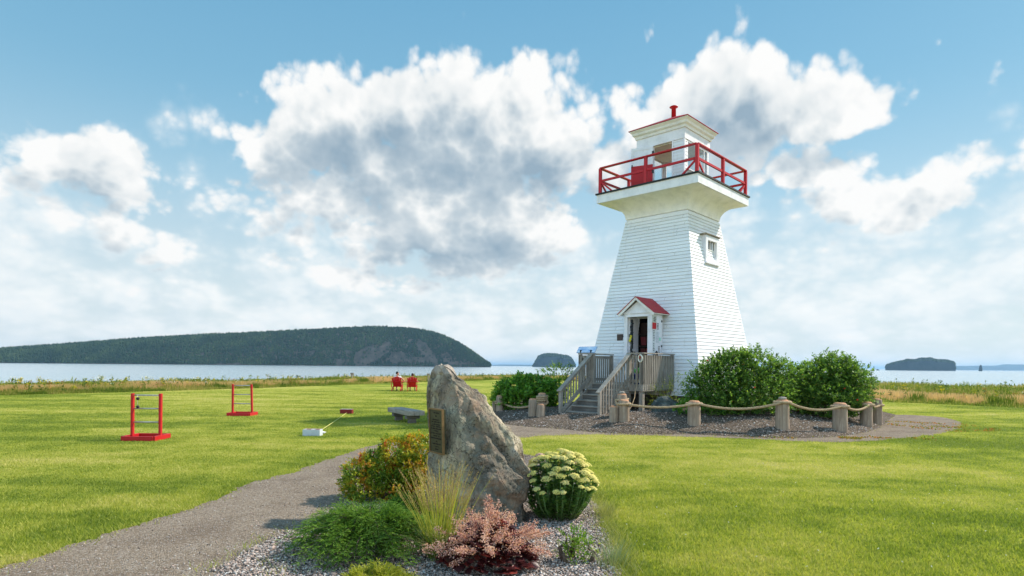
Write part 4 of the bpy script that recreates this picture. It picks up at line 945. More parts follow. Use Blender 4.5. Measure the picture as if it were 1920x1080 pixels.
def make_boulder():
    # outlines: back-left, left, front ridge, front right, right, back right, back
    def sec(z, pl, pr, rx, yf=6.28, yb=7.15, yr=6.75):
        # pl: px of left silhouette (Y 6.95), rx: px of front ridge, pr: px of right silhouette
        XL = W(pl, 700, 6.9).x; XR = W(pr, 700, yr).x; XM = W(rx, 700, yf).x
        return (z, [(XL, 6.98), (XL*.55+XM*.45-.01, 6.98*.45+yf*.55), (XM, yf), ((XM+XR)/2, yf+.02), (XR-.04, yf+.18), (XR, yr), (XR-.06, yr+.3), ((XL+XR)/2, yb+.05), (XL+.10, yb)])
    S_ = [sec(-.25, 806, 992, 872, 6.16), sec(0, 802, 992, 870, 6.18), sec(.2, 801, 990, 866, 6.20), sec(.30, 800, 995, 866, 6.20), sec(.40, 800, 1003, 867, 6.22), sec(.48, 800, 1007, 868, 6.22), sec(.56, 799, 1000, 869, 6.24),
          sec(.64, 799, 989, 869, 6.25), sec(.73, 798, 978, 868, 6.27, 7.12), sec(.82, 797, 971, 867, 6.30, 7.1), sec(.93, 797, 956, 865, 6.34, 7.08), sec(1.04, 796, 938, 864, 6.38, 7.08), sec(1.13, 796, 922, 862, 6.42, 7.05),
          sec(1.20, 796, 912, 861, 6.46, 7.03), sec(1.28, 796, 906, 860, 6.50, 7.02, 6.8), sec(1.40, 798, 889, 853, 6.58, 7.0, 6.8), sec(1.50, 803, 861, 845, 6.64, 6.98, 6.82), sec(1.58, 809, 849, 836, 6.70, 6.95, 6.85), sec(1.63, 816, 838, 830, 6.76, 6.92, 6.86), sec(1.65, 821, 830, 826, 6.80, 6.9, 6.86)]
    pc = W(819, 808, 6.50)
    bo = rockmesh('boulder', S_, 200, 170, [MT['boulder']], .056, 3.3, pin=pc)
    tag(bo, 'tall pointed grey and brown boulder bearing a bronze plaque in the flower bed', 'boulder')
    # plaque on its left face
    pl = thing('plaque', 'tall bronze plaque with raised border and small lettering on the left of the boulder', 'plaque', pc)
    A = Vector((S_[9][1][0][0], 6.98, 0)); B = Vector((S_[9][1][2][0], S_[9][1][2][1], 0)); d = (B-A).normalized(); n = Vector((d.y, -d.x, 0))
    rot = Matrix((d, Vector((0, 0, 1)), n)).transposed()
    tilt = Matrix.Rotation(R(2), 3, d); rot = tilt @ rot; pl.matrix_world = Matrix.Translation(pc) @ rot.to_4x4()
    w, h = .305, .475; t = material('bronze_plate'); setc(t, t.mix(t.rng(t.noise(t.obj, 30, 4), .3, .7), (.085, .08, .045), (.055, .05, .03)), .5, t.bump(t.noise(t.obj, 120, 3), .2, .002), .5)
    fb = plainm('bronze_border', (.24, .145, .07), .45, .5); dkm = plainm('bronze_letter', (.018, .014, .010), .6)
    b = MB(); b.bb((-w/2+.004, -h/2+.004, -.03), (w/2-.004, h/2-.004, .006)); b.build('plate', t.m, pl)
    b = MB(); k = .013
    b.bb((-w/2-.002, -h/2-.002, -.008), (-w/2+k, h/2+.002, .015)); b.bb((w/2-k, -h/2-.002, -.008), (w/2+.002, h/2+.002, .015)); b.bb((-w/2+k, h/2-k, -.008), (w/2-k, h/2+.002, .015)); b.bb((-w/2+k, -h/2-.002, -.008), (w/2-k, -h/2+k, .015)); b.build('border', fb, pl)
    b = MB()
    rows = [(.905, .5), (.83, .12), (.75, .62), (.70, .78), (.645, .68), (.60, .92), (.55, .88), (.50, .42), (.445, .9), (.39, .5), (.335, .92), (.27, .1), (.21, .75), (.155, .3), (.09, .28)]
    for zf, wf in rows:
        x = -wf*(w-.06)/2
        while x < wf*(w-.06)/2:
            cw = random.uniform(.006, .011); y = (zf-.5)*h
            if random.random() > .14: b.bb((x, y-.006, .0065), (x+cw*.7, y+random.choice((.005, .007)), .0095)); b.bb((x, y-.006, .0065), (x+cw, y-.003, .0092)) if random.random() < .6 else None
            x += cw+.0035
    b.build('lettering', dkm, pl)
    # small pale rock at the boulder's left foot
    c = G(778, 925); c.z = .0
    r = rockmesh('rock', [(-.05, [(-.22, -.1), (.0, -.16), (.2, -.1), (.22, .1), (0, .16), (-.2, .1)]), (.06, [(-.20, -.09), (.0, -.15), (.2, -.1), (.2, .1), (0, .16), (-.16, .1)]), (.16, [(.0, -.06), (.1, -.1), (.19, -.07), (.18, .06), (.1, .1), (.02, .06)]), (.36, [(.08, -.04), (.12, -.06), (.18, -.04), (.18, .04), (.12, .05), (.08, .03)])], 48, 30, [MT['palerock']], .045, 8.1, loc=(c.x, c.y+.35, .12))
    tag(r, 'small pale grey rock at the left foot of the boulder', 'rock')
    c = G(1253, 800); g = gz(c.x, c.y+.4)
    r = rockmesh('rock', [(-.1, [(-.42, -.15), (-.1, -.32), (.3, -.28), (.46, 0), (.25, .3), (-.3, .25)]), (.15, [(-.44, -.12), (-.15, -.30), (.3, -.25), (.42, 0), (.25, .3), (-.3, .25)]), (.34, [(-.34, -.08), (-.15, -.18), (.18, -.18), (.30, 0), (.15, .2), (-.2, .2)]), (.44, [(-.25, -.03), (-.12, -.1), (.06, -.08), (.14, 0), (.05, .1), (-.15, .1)])], 56, 34, [MT['darkrock']], .05, 5.2, loc=(c.x, c.y+.35, g-.03))
    tag(r, 'dark blue grey rock under the rope in front of the deck', 'rock')
make_boulder()
# ================================================================ PLANTS
def leaf_arrays(P, D, Nn, L, Wd, fold=.12, droop=0):
    P, D, Nn = (np.asarray(a, float) for a in (P, D, Nn)); D = D/np.linalg.norm(D, axis=1, keepdims=True)
    Sd = np.cross(D, Nn); Sd /= np.linalg.norm(Sd, axis=1, keepdims=True)+1e-9; Nm = np.cross(Sd, D)
    L = np.broadcast_to(np.asarray(L, float), (len(P),))[:, None]; Wd = np.broadcast_to(np.asarray(Wd, float), (len(P),))[:, None]
    mid = P+D*L*.48+Nm*L*fold; V = np.stack([P, mid+Sd*Wd*.5, P+D*L-Nm*L*droop, mid-Sd*Wd*.5], 1)
    return V
def leaves_obj(name, V, rnd, mat, parent=None, loc=(0, 0, 0)):
    n = len(V); Fc = np.arange(n*4).reshape(n, 4); return arrmesh(name, V.reshape(-1, 3), Fc, mat, parent, np.repeat(rnd, 4), False, loc)
def rdir(n, up=0.0):
    d = rng.normal(size=(n, 3)); d[:, 2] += up; return d/np.linalg.norm(d, axis=1, keepdims=True)
def make_bush(name, label, cat, loc, blobs, ntw, nlf, L, Wd, mat, shoot=.14, stems=6, ground=.0, inner=.45, berries=None, outp=.12, part='foliage', droopy=0.0):
    o = thing(name, label, cat, loc); TP = []; TD = []; o.scale = (1, 1, .90 if name == 'bush' else 1); w = np.array([b_[3]*b_[4]*b_[5] for b_ in blobs])**.67; w /= w.sum()
    for bl, k in zip(blobs, rng.multinomial(ntw, w)):
        d = rdir(k, .25); s = np.array([mn.noise(Vector(tuple(q*2.2+bl[0]))) for q in d])
        r = (inner+(1-inner)*rng.random(k)**.55)*(1+.42*s)+outp*(rng.random(k) < .12)*rng.random(k)
        p = np.array(bl[:3])+d*r[:, None]*np.array(bl[3:6]); TP.append(p); TD.append(d+np.array([0, 0, .35])+.35*rng.normal(size=(k, 3)))
    TP = np.concatenate(TP); TD = np.concatenate(TD); TD /= np.linalg.norm(TD, axis=1, keepdims=True); kp = TP[:, 2] > ground; TP, TD = TP[kp], TD[kp]; n = len(TP)
    tw = np.repeat(np.arange(n), nlf); f = np.tile(np.linspace(0, 1, nlf), n); sh = shoot*rng.uniform(.6, 1.4, n)[tw]
    P = TP[tw]+TD[tw]*(f*sh)[:, None]; D = TD[tw]*.6+rdir(len(P))*.85+np.array([0, 0, .1-droopy]); Nn = TD[tw]*.5+np.array([.1, 0, .9])+.5*rng.normal(size=P.shape)
    s = rng.uniform(.65, 1.2, len(P)); V = leaf_arrays(P, D, Nn, L*s, Wd*s)
    V[:, :, 2] = np.maximum(V[:, :, 2], ground*.5)
    rn = np.clip(.65*rng.random(n)[tw]+.35*rng.random(len(P))+.10*(f-.5), 0, 1); leaves_obj(part, V, rn, mat, o)
    for k in range(stems):
        bl = blobs[k % len(blobs)]; a = rng.uniform(0, 6.28); e = Vector((bl[0]+bl[3]*.55*math.cos(a), bl[1]+bl[4]*.55*math.sin(a), bl[2]+bl[5]*.5)); s0 = Vector((bl[0]*.5+.08*math.cos(a), bl[1]*.5+.08*math.sin(a), -.05))
        b = MB(); b.tube([s0, s0.lerp(e, .4)+Vector((.05*math.cos(a), .05*math.sin(a), .06)), s0.lerp(e, .75), e], [.022, .016, .010, .004], 6); b.build('stem', MT['stem'], o)
    if berries:
        cnt, r, m = berries; q = rng.choice(n, cnt); b = MB()
        for i in q: b.ball(tuple(TP[i]+TD[i]*shoot*.9), r, 6)
        tag(b.build('berries', m, o), kind='stuff')
    return o
MT['stem'] = plainm('woody_stem', (.12, .085, .06), .9)
LG = leafmat('bush_leaf', [(0, (0.044, 0.091, 0.022)), (.35, (0.087, 0.174, 0.035)), (.7, (0.167, 0.283, 0.047)), (1, (0.332, 0.437, 0.078))], .48, .5, .22)
LB = leafmat('bright_leaf', [(0, (0.046, 0.115, 0.014)), (.3, (0.092, 0.218, 0.023)), (.65, (0.172, 0.356, 0.040)), (1, (0.322, 0.506, 0.069))], .42, .4, .45)
LY = leafmat('weed_leaf', [(0, (.05, .09, .012)), (.5, (.12, .17, .02)), (1, (.30, .32, .04))], .4, .5)
def tower_z(px, py): g = G(px, py); return g
# two big bushes on the right
def at_mound(px, Y): 
    w = W(px, 700, Y); return Vector((w.x, Y, gz(w.x, Y)))
c = at_mound(1378, 17.0)
bry = (26, .03, plainm('red_berry', (.65, .05, .02), .4)); bry2 = (16, .03, bry[2])
make_bush('bush', 'big dark green bush against the tower base, left one of the big pair', 'bush', c,
          [(-.15, .1, 1.10, .85, .75, .72), (.60, .05, 1.25, .62, .65, .68), (.0, .05, 1.45, .5, .5, .45), (-.75, .05, .70, .62, .6, .62), (-.45, -.2, .60, .8, .7, .62), (.45, -.25, .55, .8, .7, .60), (1.0, .1, .75, .50, .6, .65), (0, .3, .9, 1.1, .7, .8), (-.15, -.45, .28, 1.05, .6, .42), (.35, -.55, .12, .9, .4, .30), (1.15, -.1, .45, .45, .5, .5), (1.35, .2, .95, .50, .5, .68)], 5200, 8, .072, .040, LG, .12, 9, .02, .55, bry, .22)
c = at_mound(1554, 17.6)
make_bush('bush', 'big dark green bush right of its twin, behind the rope posts', 'bush', c,
          [(0, .1, 1.15, .85, .75, .72), (.65, .1, .95, .72, .7, .66), (-.75, .05, .95, .66, .7, .66), (.90, .45, .6, .36, .35, .50), (-.3, -.3, .55, .9, .65, .55), (.35, -.2, .50, .65, .55, .5), (.15, .3, .9, 1.0, .7, .75), (-.1, -.4, .28, .85, .5, .40), (-.95, -.1, .5, .5, .5, .55), (.3, .05, 1.45, .5, .5, .50)], 5200, 8, .072, .040, LG, .12, 9, .02, .55, bry2, .22)
c = at_mound(987, 21.0)
make_bush('bush', 'bright leafy green bush left of the wooden steps', 'bush', c,
          [(-.28, 0, .70, .68, .6, .66), (.38, .1, .68, .68, .6, .62), (.0, -.25, .45, .95, .6, .52), (-.75, .1, .5, .40, .45, .60), (.85, 0, .55, .46, .5, .6)], 2600, 7, .095, .058, LB, .11, 6, .0, .55, None, .2)
c = at_mound(1046, 22.3)
make_bush('bush', 'small dark bush behind the bright one, beside the steps', 'bush', c, [(0, 0, 1.15, .68, .5, .45), (-.1, 0, .6, .6, .5, .6)], 500, 8, .06, .032, LG, .12, 4, .0, .5, None, .2)
c = at_mound(1250, 17.9)
make_bush('shrub', 'sparse yellow green shrub growing beside the deck above the dark rock', 'shrub', c, [(-.1, 0, .38, .42, .3, .38), (.25, 0, .55, .28, .25, .42), (.1, 0, .2, .5, .3, .2)], 170, 6, .05, .022, LY, .22, 7, .0, .2, None, .4)
c = at_mound(1292, 16.6)
make_bush('shrub', 'low leafy plant at the foot of the bush beside the single post', 'shrub', c, [(0, 0, .18, .30, .2, .22), (-.25, 0, .1, .2, .15, .14)], 90, 6, .09, .045, LB, .12, 3, .0, .2, None, .3)
for px, Y, s in ((1375, 16.45, 1.0), (1352, 16.35, .7), (1330, 16.4, .8)):
    c = at_mound(px, Y)
    make_bush('fern', {1.0: 'largest spiky fern at the foot of the left big bush', .7: 'small fern in the middle of the low row under the left big bush', .8: 'fern nearest the single post under the left big bush'}[s], 'fern', c, [(0, 0, .12*s, .26*s, .2*s, .16*s)], 60, 8, .08*s, .022, LB, .2*s, 2, .0, .1, None, .3)

# ---- flower bed
# spirea
SP = leafmat('spirea_leaf', [(0, (.06, .13, .015)), (.35, (.16, .25, .02)), (.55, (.42, .42, .03)), (.74, (.58, .30, .02)), (.9, (.48, .08, .02)), (1, (.38, .03, .05))], .35, .5, .3, .55, 5.0)
c = G(700, 948); c.y += .38; c.z = 0
make_bush('spirea_bush', 'mounded shrub of orange, yellow and red leaves left of the boulder', 'shrub', (c.x, c.y, 0), [(-.12, 0, .24, .36, .34, .30), (.20, .05, .38, .36, .34, .34), (.48, .1, .48, .30, .3, .28), (0, -.05, .15, .42, .34, .24), (.4, .05, .2, .4, .3, .3)], 6500, 7, .028, .017, SP, .035, 6, .0, .72, (34, .009, plainm('spirea_flower', (.45, .02, .10), .6)), .05)
# juniper
def make_juniper(name, label, loc, Rx, Ry, hh, nb, mat, fine=1.0, seed=1):
    o = thing(name, label, 'shrub', loc); r = np.random.default_rng(seed); Ps = []; Ds = []; Ls = []; Rn = []; st = MB()
    for i in range(nb):
        a = r.uniform(0, 2*math.pi); q = r.uniform(.2, 1.0)**.7; lift = r.uniform(.25, 1)*(1-q*.55)
        e = np.array([math.cos(a)*Rx*q, math.sin(a)*Ry*q, hh*lift*.75]); s0 = np.array([math.cos(a)*.05, math.sin(a)*.05, 0.0]); m = e*.55+np.array([0, 0, hh*(.35+.55*lift)])
        n = 24; t = np.linspace(.15, 1, n)[:, None]; c = (1-t)**2*s0+2*t*(1-t)*m+t*t*e; c[:, 2] += .02*np.sin(t[:, 0]*5+i)
        d = np.gradient(c, axis=0); d /= np.linalg.norm(d, axis=1, keepdims=True)
        if i % 4 == 0: st.tube([tuple(c[k]) for k in (0, 6, 12, 18, 23)], [.007, .006, .004, .003, .001], 5)
        tone = r.random()
        for k in range(3, n, 2):
            for sd_ in (-1, 1):
                side = np.cross(d[k], [0, 0, 1]); side /= np.linalg.norm(side)+1e-9
                tw = d[k]*.75+side*sd_*.7+np.array([0, 0, .15])+.15*r.normal(size=3); tw /= np.linalg.norm(tw); tl = .115*(1-.5*(k/n))*r.uniform(.7, 1.2)
                for f in np.linspace(.1, 1, 5):
                    p = c[k]+tw*tl*f
                    for s3 in (-1, 1):
                        s2 = np.cross(tw, [0, 0, 1]); Ps.append(p); Ds.append(tw*.9+s2*s3*.55+.2*r.normal(size=3)); Ls.append(.028*r.uniform(.7, 1.3)); Rn.append(.55*tone+.25*r.random()+.2*(k/n))
    V = leaf_arrays(Ps, Ds, np.tile([0, 0, 1.0], (len(Ps), 1))+.4*r.normal(size=(len(Ps), 3)), np.array(Ls), np.array(Ls)*.24, .05)
    leaves_obj('foliage', V, np.clip(Rn, 0, 1), mat, o); st.build('stem', MT['stem'], o); return o
JU = leafmat('juniper_leaf', [(0, (.030, .075, .012)), (.4, (.085, .17, .02)), (.75, (.17, .29, .03)), (1, (.34, .45, .06))], .3, .6, .2)
YC = leafmat('golden_leaf', [(0, (.10, .13, .012)), (.4, (.24, .26, .02)), (1, (.45, .42, .05))], .35, .6, .2)
c = G(685, 1040); make_juniper('juniper', 'spreading feathery green juniper in the lower left of the flower bed', (c.x, c.y+.10, 0), .72, .68, .54, 260, JU, seed=4)
c = G(758, 985); make_juniper('juniper', 'small dark juniper tuft behind the ornamental grass beside the boulder', (c.x, c.y+.1, 0), .32, .3, .36, 70, JU, seed=9)
c = G(702, 1130); make_juniper('golden_conifer', 'low golden green conifer at the very bottom edge of the bed', (c.x, c.y, 0), .33, .30, .26, 150, YC, seed=6)
# ornamental grass
def strip_blades(name, mat, base, n, h0, h1, spread, wd, lean, seed, parent, seg=6, curl=.5):
    r = np.random.default_rng(seed); V = []; Fc = []; Rn = []; tips = []
    for i in range(n):
        a = r.uniform(0, 2*math.pi); q = math.sqrt(r.random()); b0 = np.array([math.cos(a)*q*spread, math.sin(a)*q*spread, 0]); h = r.uniform(h0, h1)
        ln = lean*(.2+.8*q)*r.uniform(.5, 1.2); dr = np.array([math.cos(a+r.normal()*.4), math.sin(a+r.normal()*.4), 0]); sd_ = np.cross(dr, [0, 0, 1]); sd_ = sd_*math.cos(r.uniform(-1.2, 1.2))+dr*math.sin(r.uniform(-1.2, 1.2)); v = r.random()
        for k in range(seg+1):
            t = k/seg; p = b0+dr*ln*h*(t**(1+curl))+np.array([0, 0, h*(t-(.25*ln)*t*t)]); w = wd*(1-t**2*.85)
            V += [p-sd_*w/2, p+sd_*w/2]; Rn += [min(1, v*.5+t*.5)]*2
            if k: m = len(V); Fc.append((m-4, m-3, m-1, m-2))
        tips.append((p, dr, h))
    arrmesh(name, V, Fc, mat, parent, Rn); return tips
def make_ornamental():
    c = G(826, 1050); o = thing('ornamental_grass', 'tall clump of yellow green ornamental grass with tan plumes in front of the boulder', 'grass clump', (c.x, c.y+.05, 0))
    m1 = leafmat('tall_grass_blade', [(0, (0.125, 0.175, 0.025)), (.35, (0.300, 0.338, 0.044)), (.7, (0.525, 0.475, 0.075)), (1, (0.562, 0.425, 0.150))], .35, .5, .3)
    m2 = leafmat('striped_blade', [(0, (.16, .20, .05)), (.5, (.30, .33, .10)), (1, (.55, .50, .25))], .35, .5, .3)
    tips = strip_blades('culm', m1, None, 210, .55, .86, .10, .0055, .42, 5, o, 7, .3)
    strip_blades('blade', m2, None, 190, .22, .42, .12, .007, .9, 8, o, 6, .9)
    P = []; D = []
    for p, dr, h in tips:
        if random.random() < .7:
            for k in range(34):
                t = random.random(); P.append(p-np.array([dr[0]*.10*t, dr[1]*.10*t, .17*t])+np.array([random.gauss(0, .004), random.gauss(0, .004), 0])); D.append((dr[0]*.4+random.gauss(0, .2), dr[1]*.4+random.gauss(0, .2), 1))
    V = leaf_arrays(P, D, rng.normal(size=(len(P), 3)), .016, .004); leaves_obj('plume', V, rng.random(len(P)), leafmat('plume', [(0, (.30, .20, .09)), (1, (.52, .38, .20))], .3, .8, .1), o)
make_ornamental()
# heuchera
def make_heuchera():
    c = G(915, 1062); o = thing('coral_bells', 'dark red leaved plant under a cloud of salmon pink flowers before the boulder', 'flower clump', (c.x, c.y+.05, 0)); o.scale = (1.15, 1.12, 1.06)
    n = 420; a = rng.uniform(0, 6.28, n); q = np.sqrt(rng.random(n)); P = np.stack([np.cos(a)*q*.34, np.sin(a)*q*.30, .05+.31*(1-q**2)*rng.uniform(.4, 1, n)], 1)
    D = np.stack([np.cos(a), np.sin(a), .25*rng.normal(size=n)], 1); N_ = np.stack([.3*np.cos(a), .3*np.sin(a), np.ones(n)], 1)+.3*rng.normal(size=(n, 3))
    # rounded ruffled leaves: fans of 8
    V = []; Fc = []; Rn = []
    for i in range(n):
        d = Vector(D[i]).normalized(); nn = Vector(N_[i]).normalized(); s = d.cross(nn).normalized(); r = rng.uniform(.028, .05); p = Vector(P[i]); c0 = len(V); V.append(tuple(p)); v = rng.random(); Rn.append(v)
        for k in range(10):
            t = 2*math.pi*k/10; rr = r*(.8+.2*(k % 2)); V.append(tuple(p+d*(rr*math.cos(t)+r*.5)+s*rr*math.sin(t)+nn*.008*math.sin(t*3))); Rn.append(v)
        for k in range(10): Fc.append((c0, c0+1+k, c0+1+(k+1) % 10))
    arrmesh('leaf_rosette', V, Fc, leafmat('heuchera_leaf', [(0, (.035, .008, .010)), (.6, (.085, .018, .018)), (1, (.26, .04, .03))], .25, .35, .5), o, Rn)
    m = 105; st = MB(); P = []; D = []; Rn = []
    for i in range(m):
        a = rng.uniform(0, 6.28); q = math.sqrt(rng.random()); e = Vector((math.cos(a)*q*.50, math.sin(a)*q*.42, .50-.34*q**1.3+rng.uniform(-.07, .07))); s0 = Vector((math.cos(a)*q*.15, math.sin(a)*q*.15, .08)); mid = s0.lerp(e, .55)+Vector((0, 0, .04))
        st.tube([s0, mid, e], .0018, 4); v = rng.random()
        for k in range(90):
            t = rng.uniform(.5, 1); b_ = s0.lerp(mid, t*2) if t < .5 else mid.lerp(e, t*2-1); w = .030*(1.25-t)*1.1
            P.append((b_.x+rng.normal()*w, b_.y+rng.normal()*w, b_.z+rng.normal()*.014)); D.append(rng.normal(size=3)); Rn.append(.5*v+.5*rng.random())
    V = leaf_arrays(P, D, rng.normal(size=(len(P), 3)), .0125, .0095, .2); leaves_obj('blossom', V, np.array(Rn), leafmat('coral_blossom', [(0, (.38, .14, .13)), (.4, (.66, .36, .30)), (1, (.82, .58, .49))], .35, .7, .1), o)
    st.build('stalk', plainm('stalk_red', (.25, .07, .05), .7), o)
make_heuchera()
# sedum
def make_sedum():
    c = G(1052, 985); o = thing('sedum', 'rounded sedum clump of pale yellow green flower heads right of the boulder', 'flower clump', (c.x, c.y+.26, 0))
    lm = leafmat('sedum_leaf', [(0, (.06, .14, .025)), (.5, (.12, .24, .045)), (1, (.22, .36, .07))], .2, .4, .4); fm = []
    for nm, st in (('sedum_flower', [(0, (.50, .46, .10)), (.5, (.72, .63, .20)), (1, (.82, .68, .32))]), ('sedum_flower_pink', [(0, (.42, .26, .20)), (1, (.66, .45, .36))])): fm.append(leafmat(nm, st, .15, .8, .1))
    st = MB(); P = []; D = []; heads = []
    for i in range(96):
        for _ in range(50):
            a = rng.uniform(0, 6.28); q = math.sqrt(rng.random())*.98; e = Vector((math.cos(a)*q*.45, math.sin(a)*q*.38, .72-.42*q**2.6+rng.uniform(-.04, .03)))
            if all((e-h).length > .062 for h in heads): break
        heads.append(e); s0 = Vector((e.x*.45, e.y*.45, 0)); st.tube([s0, s0.lerp(e, .5)+Vector((e.x*.1, e.y*.1, 0)), e], [.004, .0035, .003], 5)
        for k in range(34):
            t = rng.uniform(.05, .93)**.8; p = s0.lerp(e, t); an = rng.uniform(0, 6.28); P.append(tuple(p)); D.append((math.cos(an), math.sin(an), .45))
    P, D = np.array(P), np.array(D); nf = len(P); Nn = np.tile([0, 0, 1.], (nf, 1))-.0*D; Ls = rng.uniform(.05, .085, nf)
    # broad leaves: two quads
    leaves_obj('leaf', leaf_arrays(P, D, Nn, Ls, Ls*.62, .10), rng.random(nf), lm, o)
    b = MB(); b.v = st.v; b.f = st.f; b.m = st.m; b.sm = st.sm; b.build('stem', plainm('sedum_stem', (.16, .26, .09), .6), o)
    for i, e in enumerate(heads):
        r = rng.uniform(.040, .060)*(1.0 if e.z > .45 else .75); n = 190; a = rng.uniform(0, 6.28, n); q = np.sqrt(rng.random(n)); lob = 1+.18*np.cos(a*5+i)
        ax = Vector((e.x*.7, e.y*.7, .8)).normalized(); X = ax.orthogonal().normalized(); Yv = ax.cross(X)
        pts = np.array(e)[None]+np.outer(np.cos(a)*q*r*lob, X)+np.outer(np.sin(a)*q*r*lob, Yv)+np.outer(r*.42*(1-q**2)+rng.uniform(-.004, .004, n), ax)
        k = 4; Vv = np.zeros((n, 5, 3)); rr = .0058
        nrm = np.outer(np.cos(a)*q*.8, X)+np.outer(np.sin(a)*q*.8, Yv)+np.array(ax)[None]; nrm /= np.linalg.norm(nrm, axis=1, keepdims=True)
        tA = np.cross(nrm, [0.3, .2, 1]); tA /= np.linalg.norm(tA, axis=1, keepdims=True); tB = np.cross(nrm, tA)
        for j in range(4): Vv[:, j] = pts+(tA*math.cos(j*1.5708)+tB*math.sin(j*1.5708))*rr-nrm*.004
        Vv[:, 4] = pts+nrm*.0055
        Fq = np.array([(0, 1, 4), (1, 2, 4), (2, 3, 4), (3, 0, 4)])[None]+(np.arange(n)*5)[:, None, None]
        arrmesh('flower_head', Vv.reshape(-1, 3), Fq.reshape(-1, 3), fm[1] if rng.random() < .06 else fm[0], o, np.repeat(np.clip(.5*rng.random()+.5*rng.random(n), 0, 1), 5))
make_sedum()
c = G(1080, 1058); make_bush('shrub', 'tiny bright green shrub in the gravel at the right of the bed', 'shrub', (c.x, c.y+.05, 0), [(0, 0, .10, .13, .12, .10), (-.02, 0, .20, .10, .08, .08), (.06, 0, .12, .1, .08, .1)], 150, 6, .026, .014, leafmat('young_leaf', [(0, (.05, .12, .015)), (.5, (.14, .26, .02)), (1, (.36, .42, .03))], .4, .5), .05, 5, .0, .3, None, .3)
c = G(1150, 1068); o = thing('grass_tuft', 'thin blue green grass tuft at the right edge of the bed', 'grass clump', (c.x, c.y+.08, 0)); strip_blades('blade', leafmat('blue_blade', [(0, (.12, .17, .08)), (1, (.34, .38, .2))], .3, .6), None, 170, .10, .24, .12, .004, .7, 18, o, 4, .7)
c = G(1128, 968); o = thing('grass_tuft', 'wispy straw coloured grass tuft at the right foot of the sedum', 'grass clump', (c.x+.02, c.y, 0)); strip_blades('blade', leafmat('straw_blade', [(0, (.16, .20, .04)), (1, (.48, .42, .18))], .3, .6), None, 110, .10, .22, .09, .004, .8, 22, o, 4, .7)

# ================================================================ LAWN GRASS, GRAVEL STONES, MEADOW (uncountable)
def scatter(n, rmin, rmax, amax=44):
    a = R(1)*rng.uniform(-amax, amax, n); r = rmin*(rmax/rmin)**rng.random(n); return np.sin(a)*r, np.cos(a)*r, r
def make_lawn_blades():
    X, Yv, r = scatter(620000, 4.6, 42, 46); ang = np.degrees(np.arctan2(X, Yv))
    keep = ~inside(PATH, X, Yv) & ~inside(BED, X, Yv) & ~inside(MOUND, X, Yv) & (r < mead_r(ang)-.1)
    X, Yv, r = X[keep], Yv[keep], r[keep]; n = len(X); ht = rng.uniform(.012, .032, n)*(1+.35*(r < 9)); w = .0032+.0016*r**.75
    hgt = np.array([mn.noise(Vector((x*.9, y*.9, 0))) for x, y in zip(X[::1], Yv[::1])]) if n < 1 else 0
    a = rng.uniform(0, 6.28, n); l = rng.uniform(.2, 1.1, n)*ht; b_ = rng.uniform(0, 6.28, n)
    V = np.zeros((n, 3, 3)); V[:, 0, 0] = X-np.cos(a)*w/2; V[:, 0, 1] = Yv-np.sin(a)*w/2; V[:, 1, 0] = X+np.cos(a)*w/2; V[:, 1, 1] = Yv+np.sin(a)*w/2; V[:, 2, 0] = X+np.cos(b_)*l; V[:, 2, 1] = Yv+np.sin(b_)*l; V[:, 2, 2] = ht
    V[:, :2, 2] = -.002
    tag(arrmesh('grass', V.reshape(-1, 3), np.arange(n*3).reshape(n, 3), MT['blade'], None, np.repeat(rng.random(n), 3)), 'short mown lawn grass', 'grass', None, 'stuff')
    # longer fringe along the path and bed edges
    P = []
    for poly, k in ((PATH, 26), (BED, 30), (MOUND, 8)):
        for i in range(len(poly)):
            p, q = poly[i], poly[(i+1) % len(poly)]; L = (q-p).length; d = math.hypot(p.x, p.y)
            if p.y < 3.8 or d > 30: continue
            for _ in range(int(L*k*60/max(d, 5))):
                t = random.random(); e = p.lerp(q, t); P.append((e.x+random.gauss(0, .085), e.y+random.gauss(0, .085)))
    P = np.array(P); ip, ib, im = inside(PATH, P[:, 0], P[:, 1]), inside(BED, P[:, 0], P[:, 1]), inside(MOUND, P[:, 0], P[:, 1])
    ok = (~ip & ~ib & ~im) | (rng.random(len(P)) < .42); P = P[ok]
    nb = ~(inside(PATH, P[:, 0]+.15, P[:, 1]) & inside(BED, P[:, 0]-.0, P[:, 1]+.15)); P = P[nb]; n = len(P); a = rng.uniform(0, 6.28, n); ht = rng.uniform(.03, .075, n); w = .007; b_ = rng.uniform(0, 6.28, n); l = ht*.8
    V = np.zeros((n, 3, 3)); V[:, 0, 0] = P[:, 0]-np.cos(a)*w/2; V[:, 0, 1] = P[:, 1]-np.sin(a)*w/2; V[:, 1, 0] = P[:, 0]+np.cos(a)*w/2; V[:, 1, 1] = P[:, 1]+np.sin(a)*w/2; V[:, 2, 0] = P[:, 0]+np.cos(b_)*l; V[:, 2, 1] = P[:, 1]+np.sin(b_)*l; V[:, 2, 2] = ht
    tag(arrmesh('grass_fringe', V.reshape(-1, 3), np.arange(n*3).reshape(n, 3), MT['blade'], None, np.repeat(.35+.9*rng.random(n), 3)), 'longer grass along the path edges', 'grass', None, 'stuff')
make_lawn_blades()
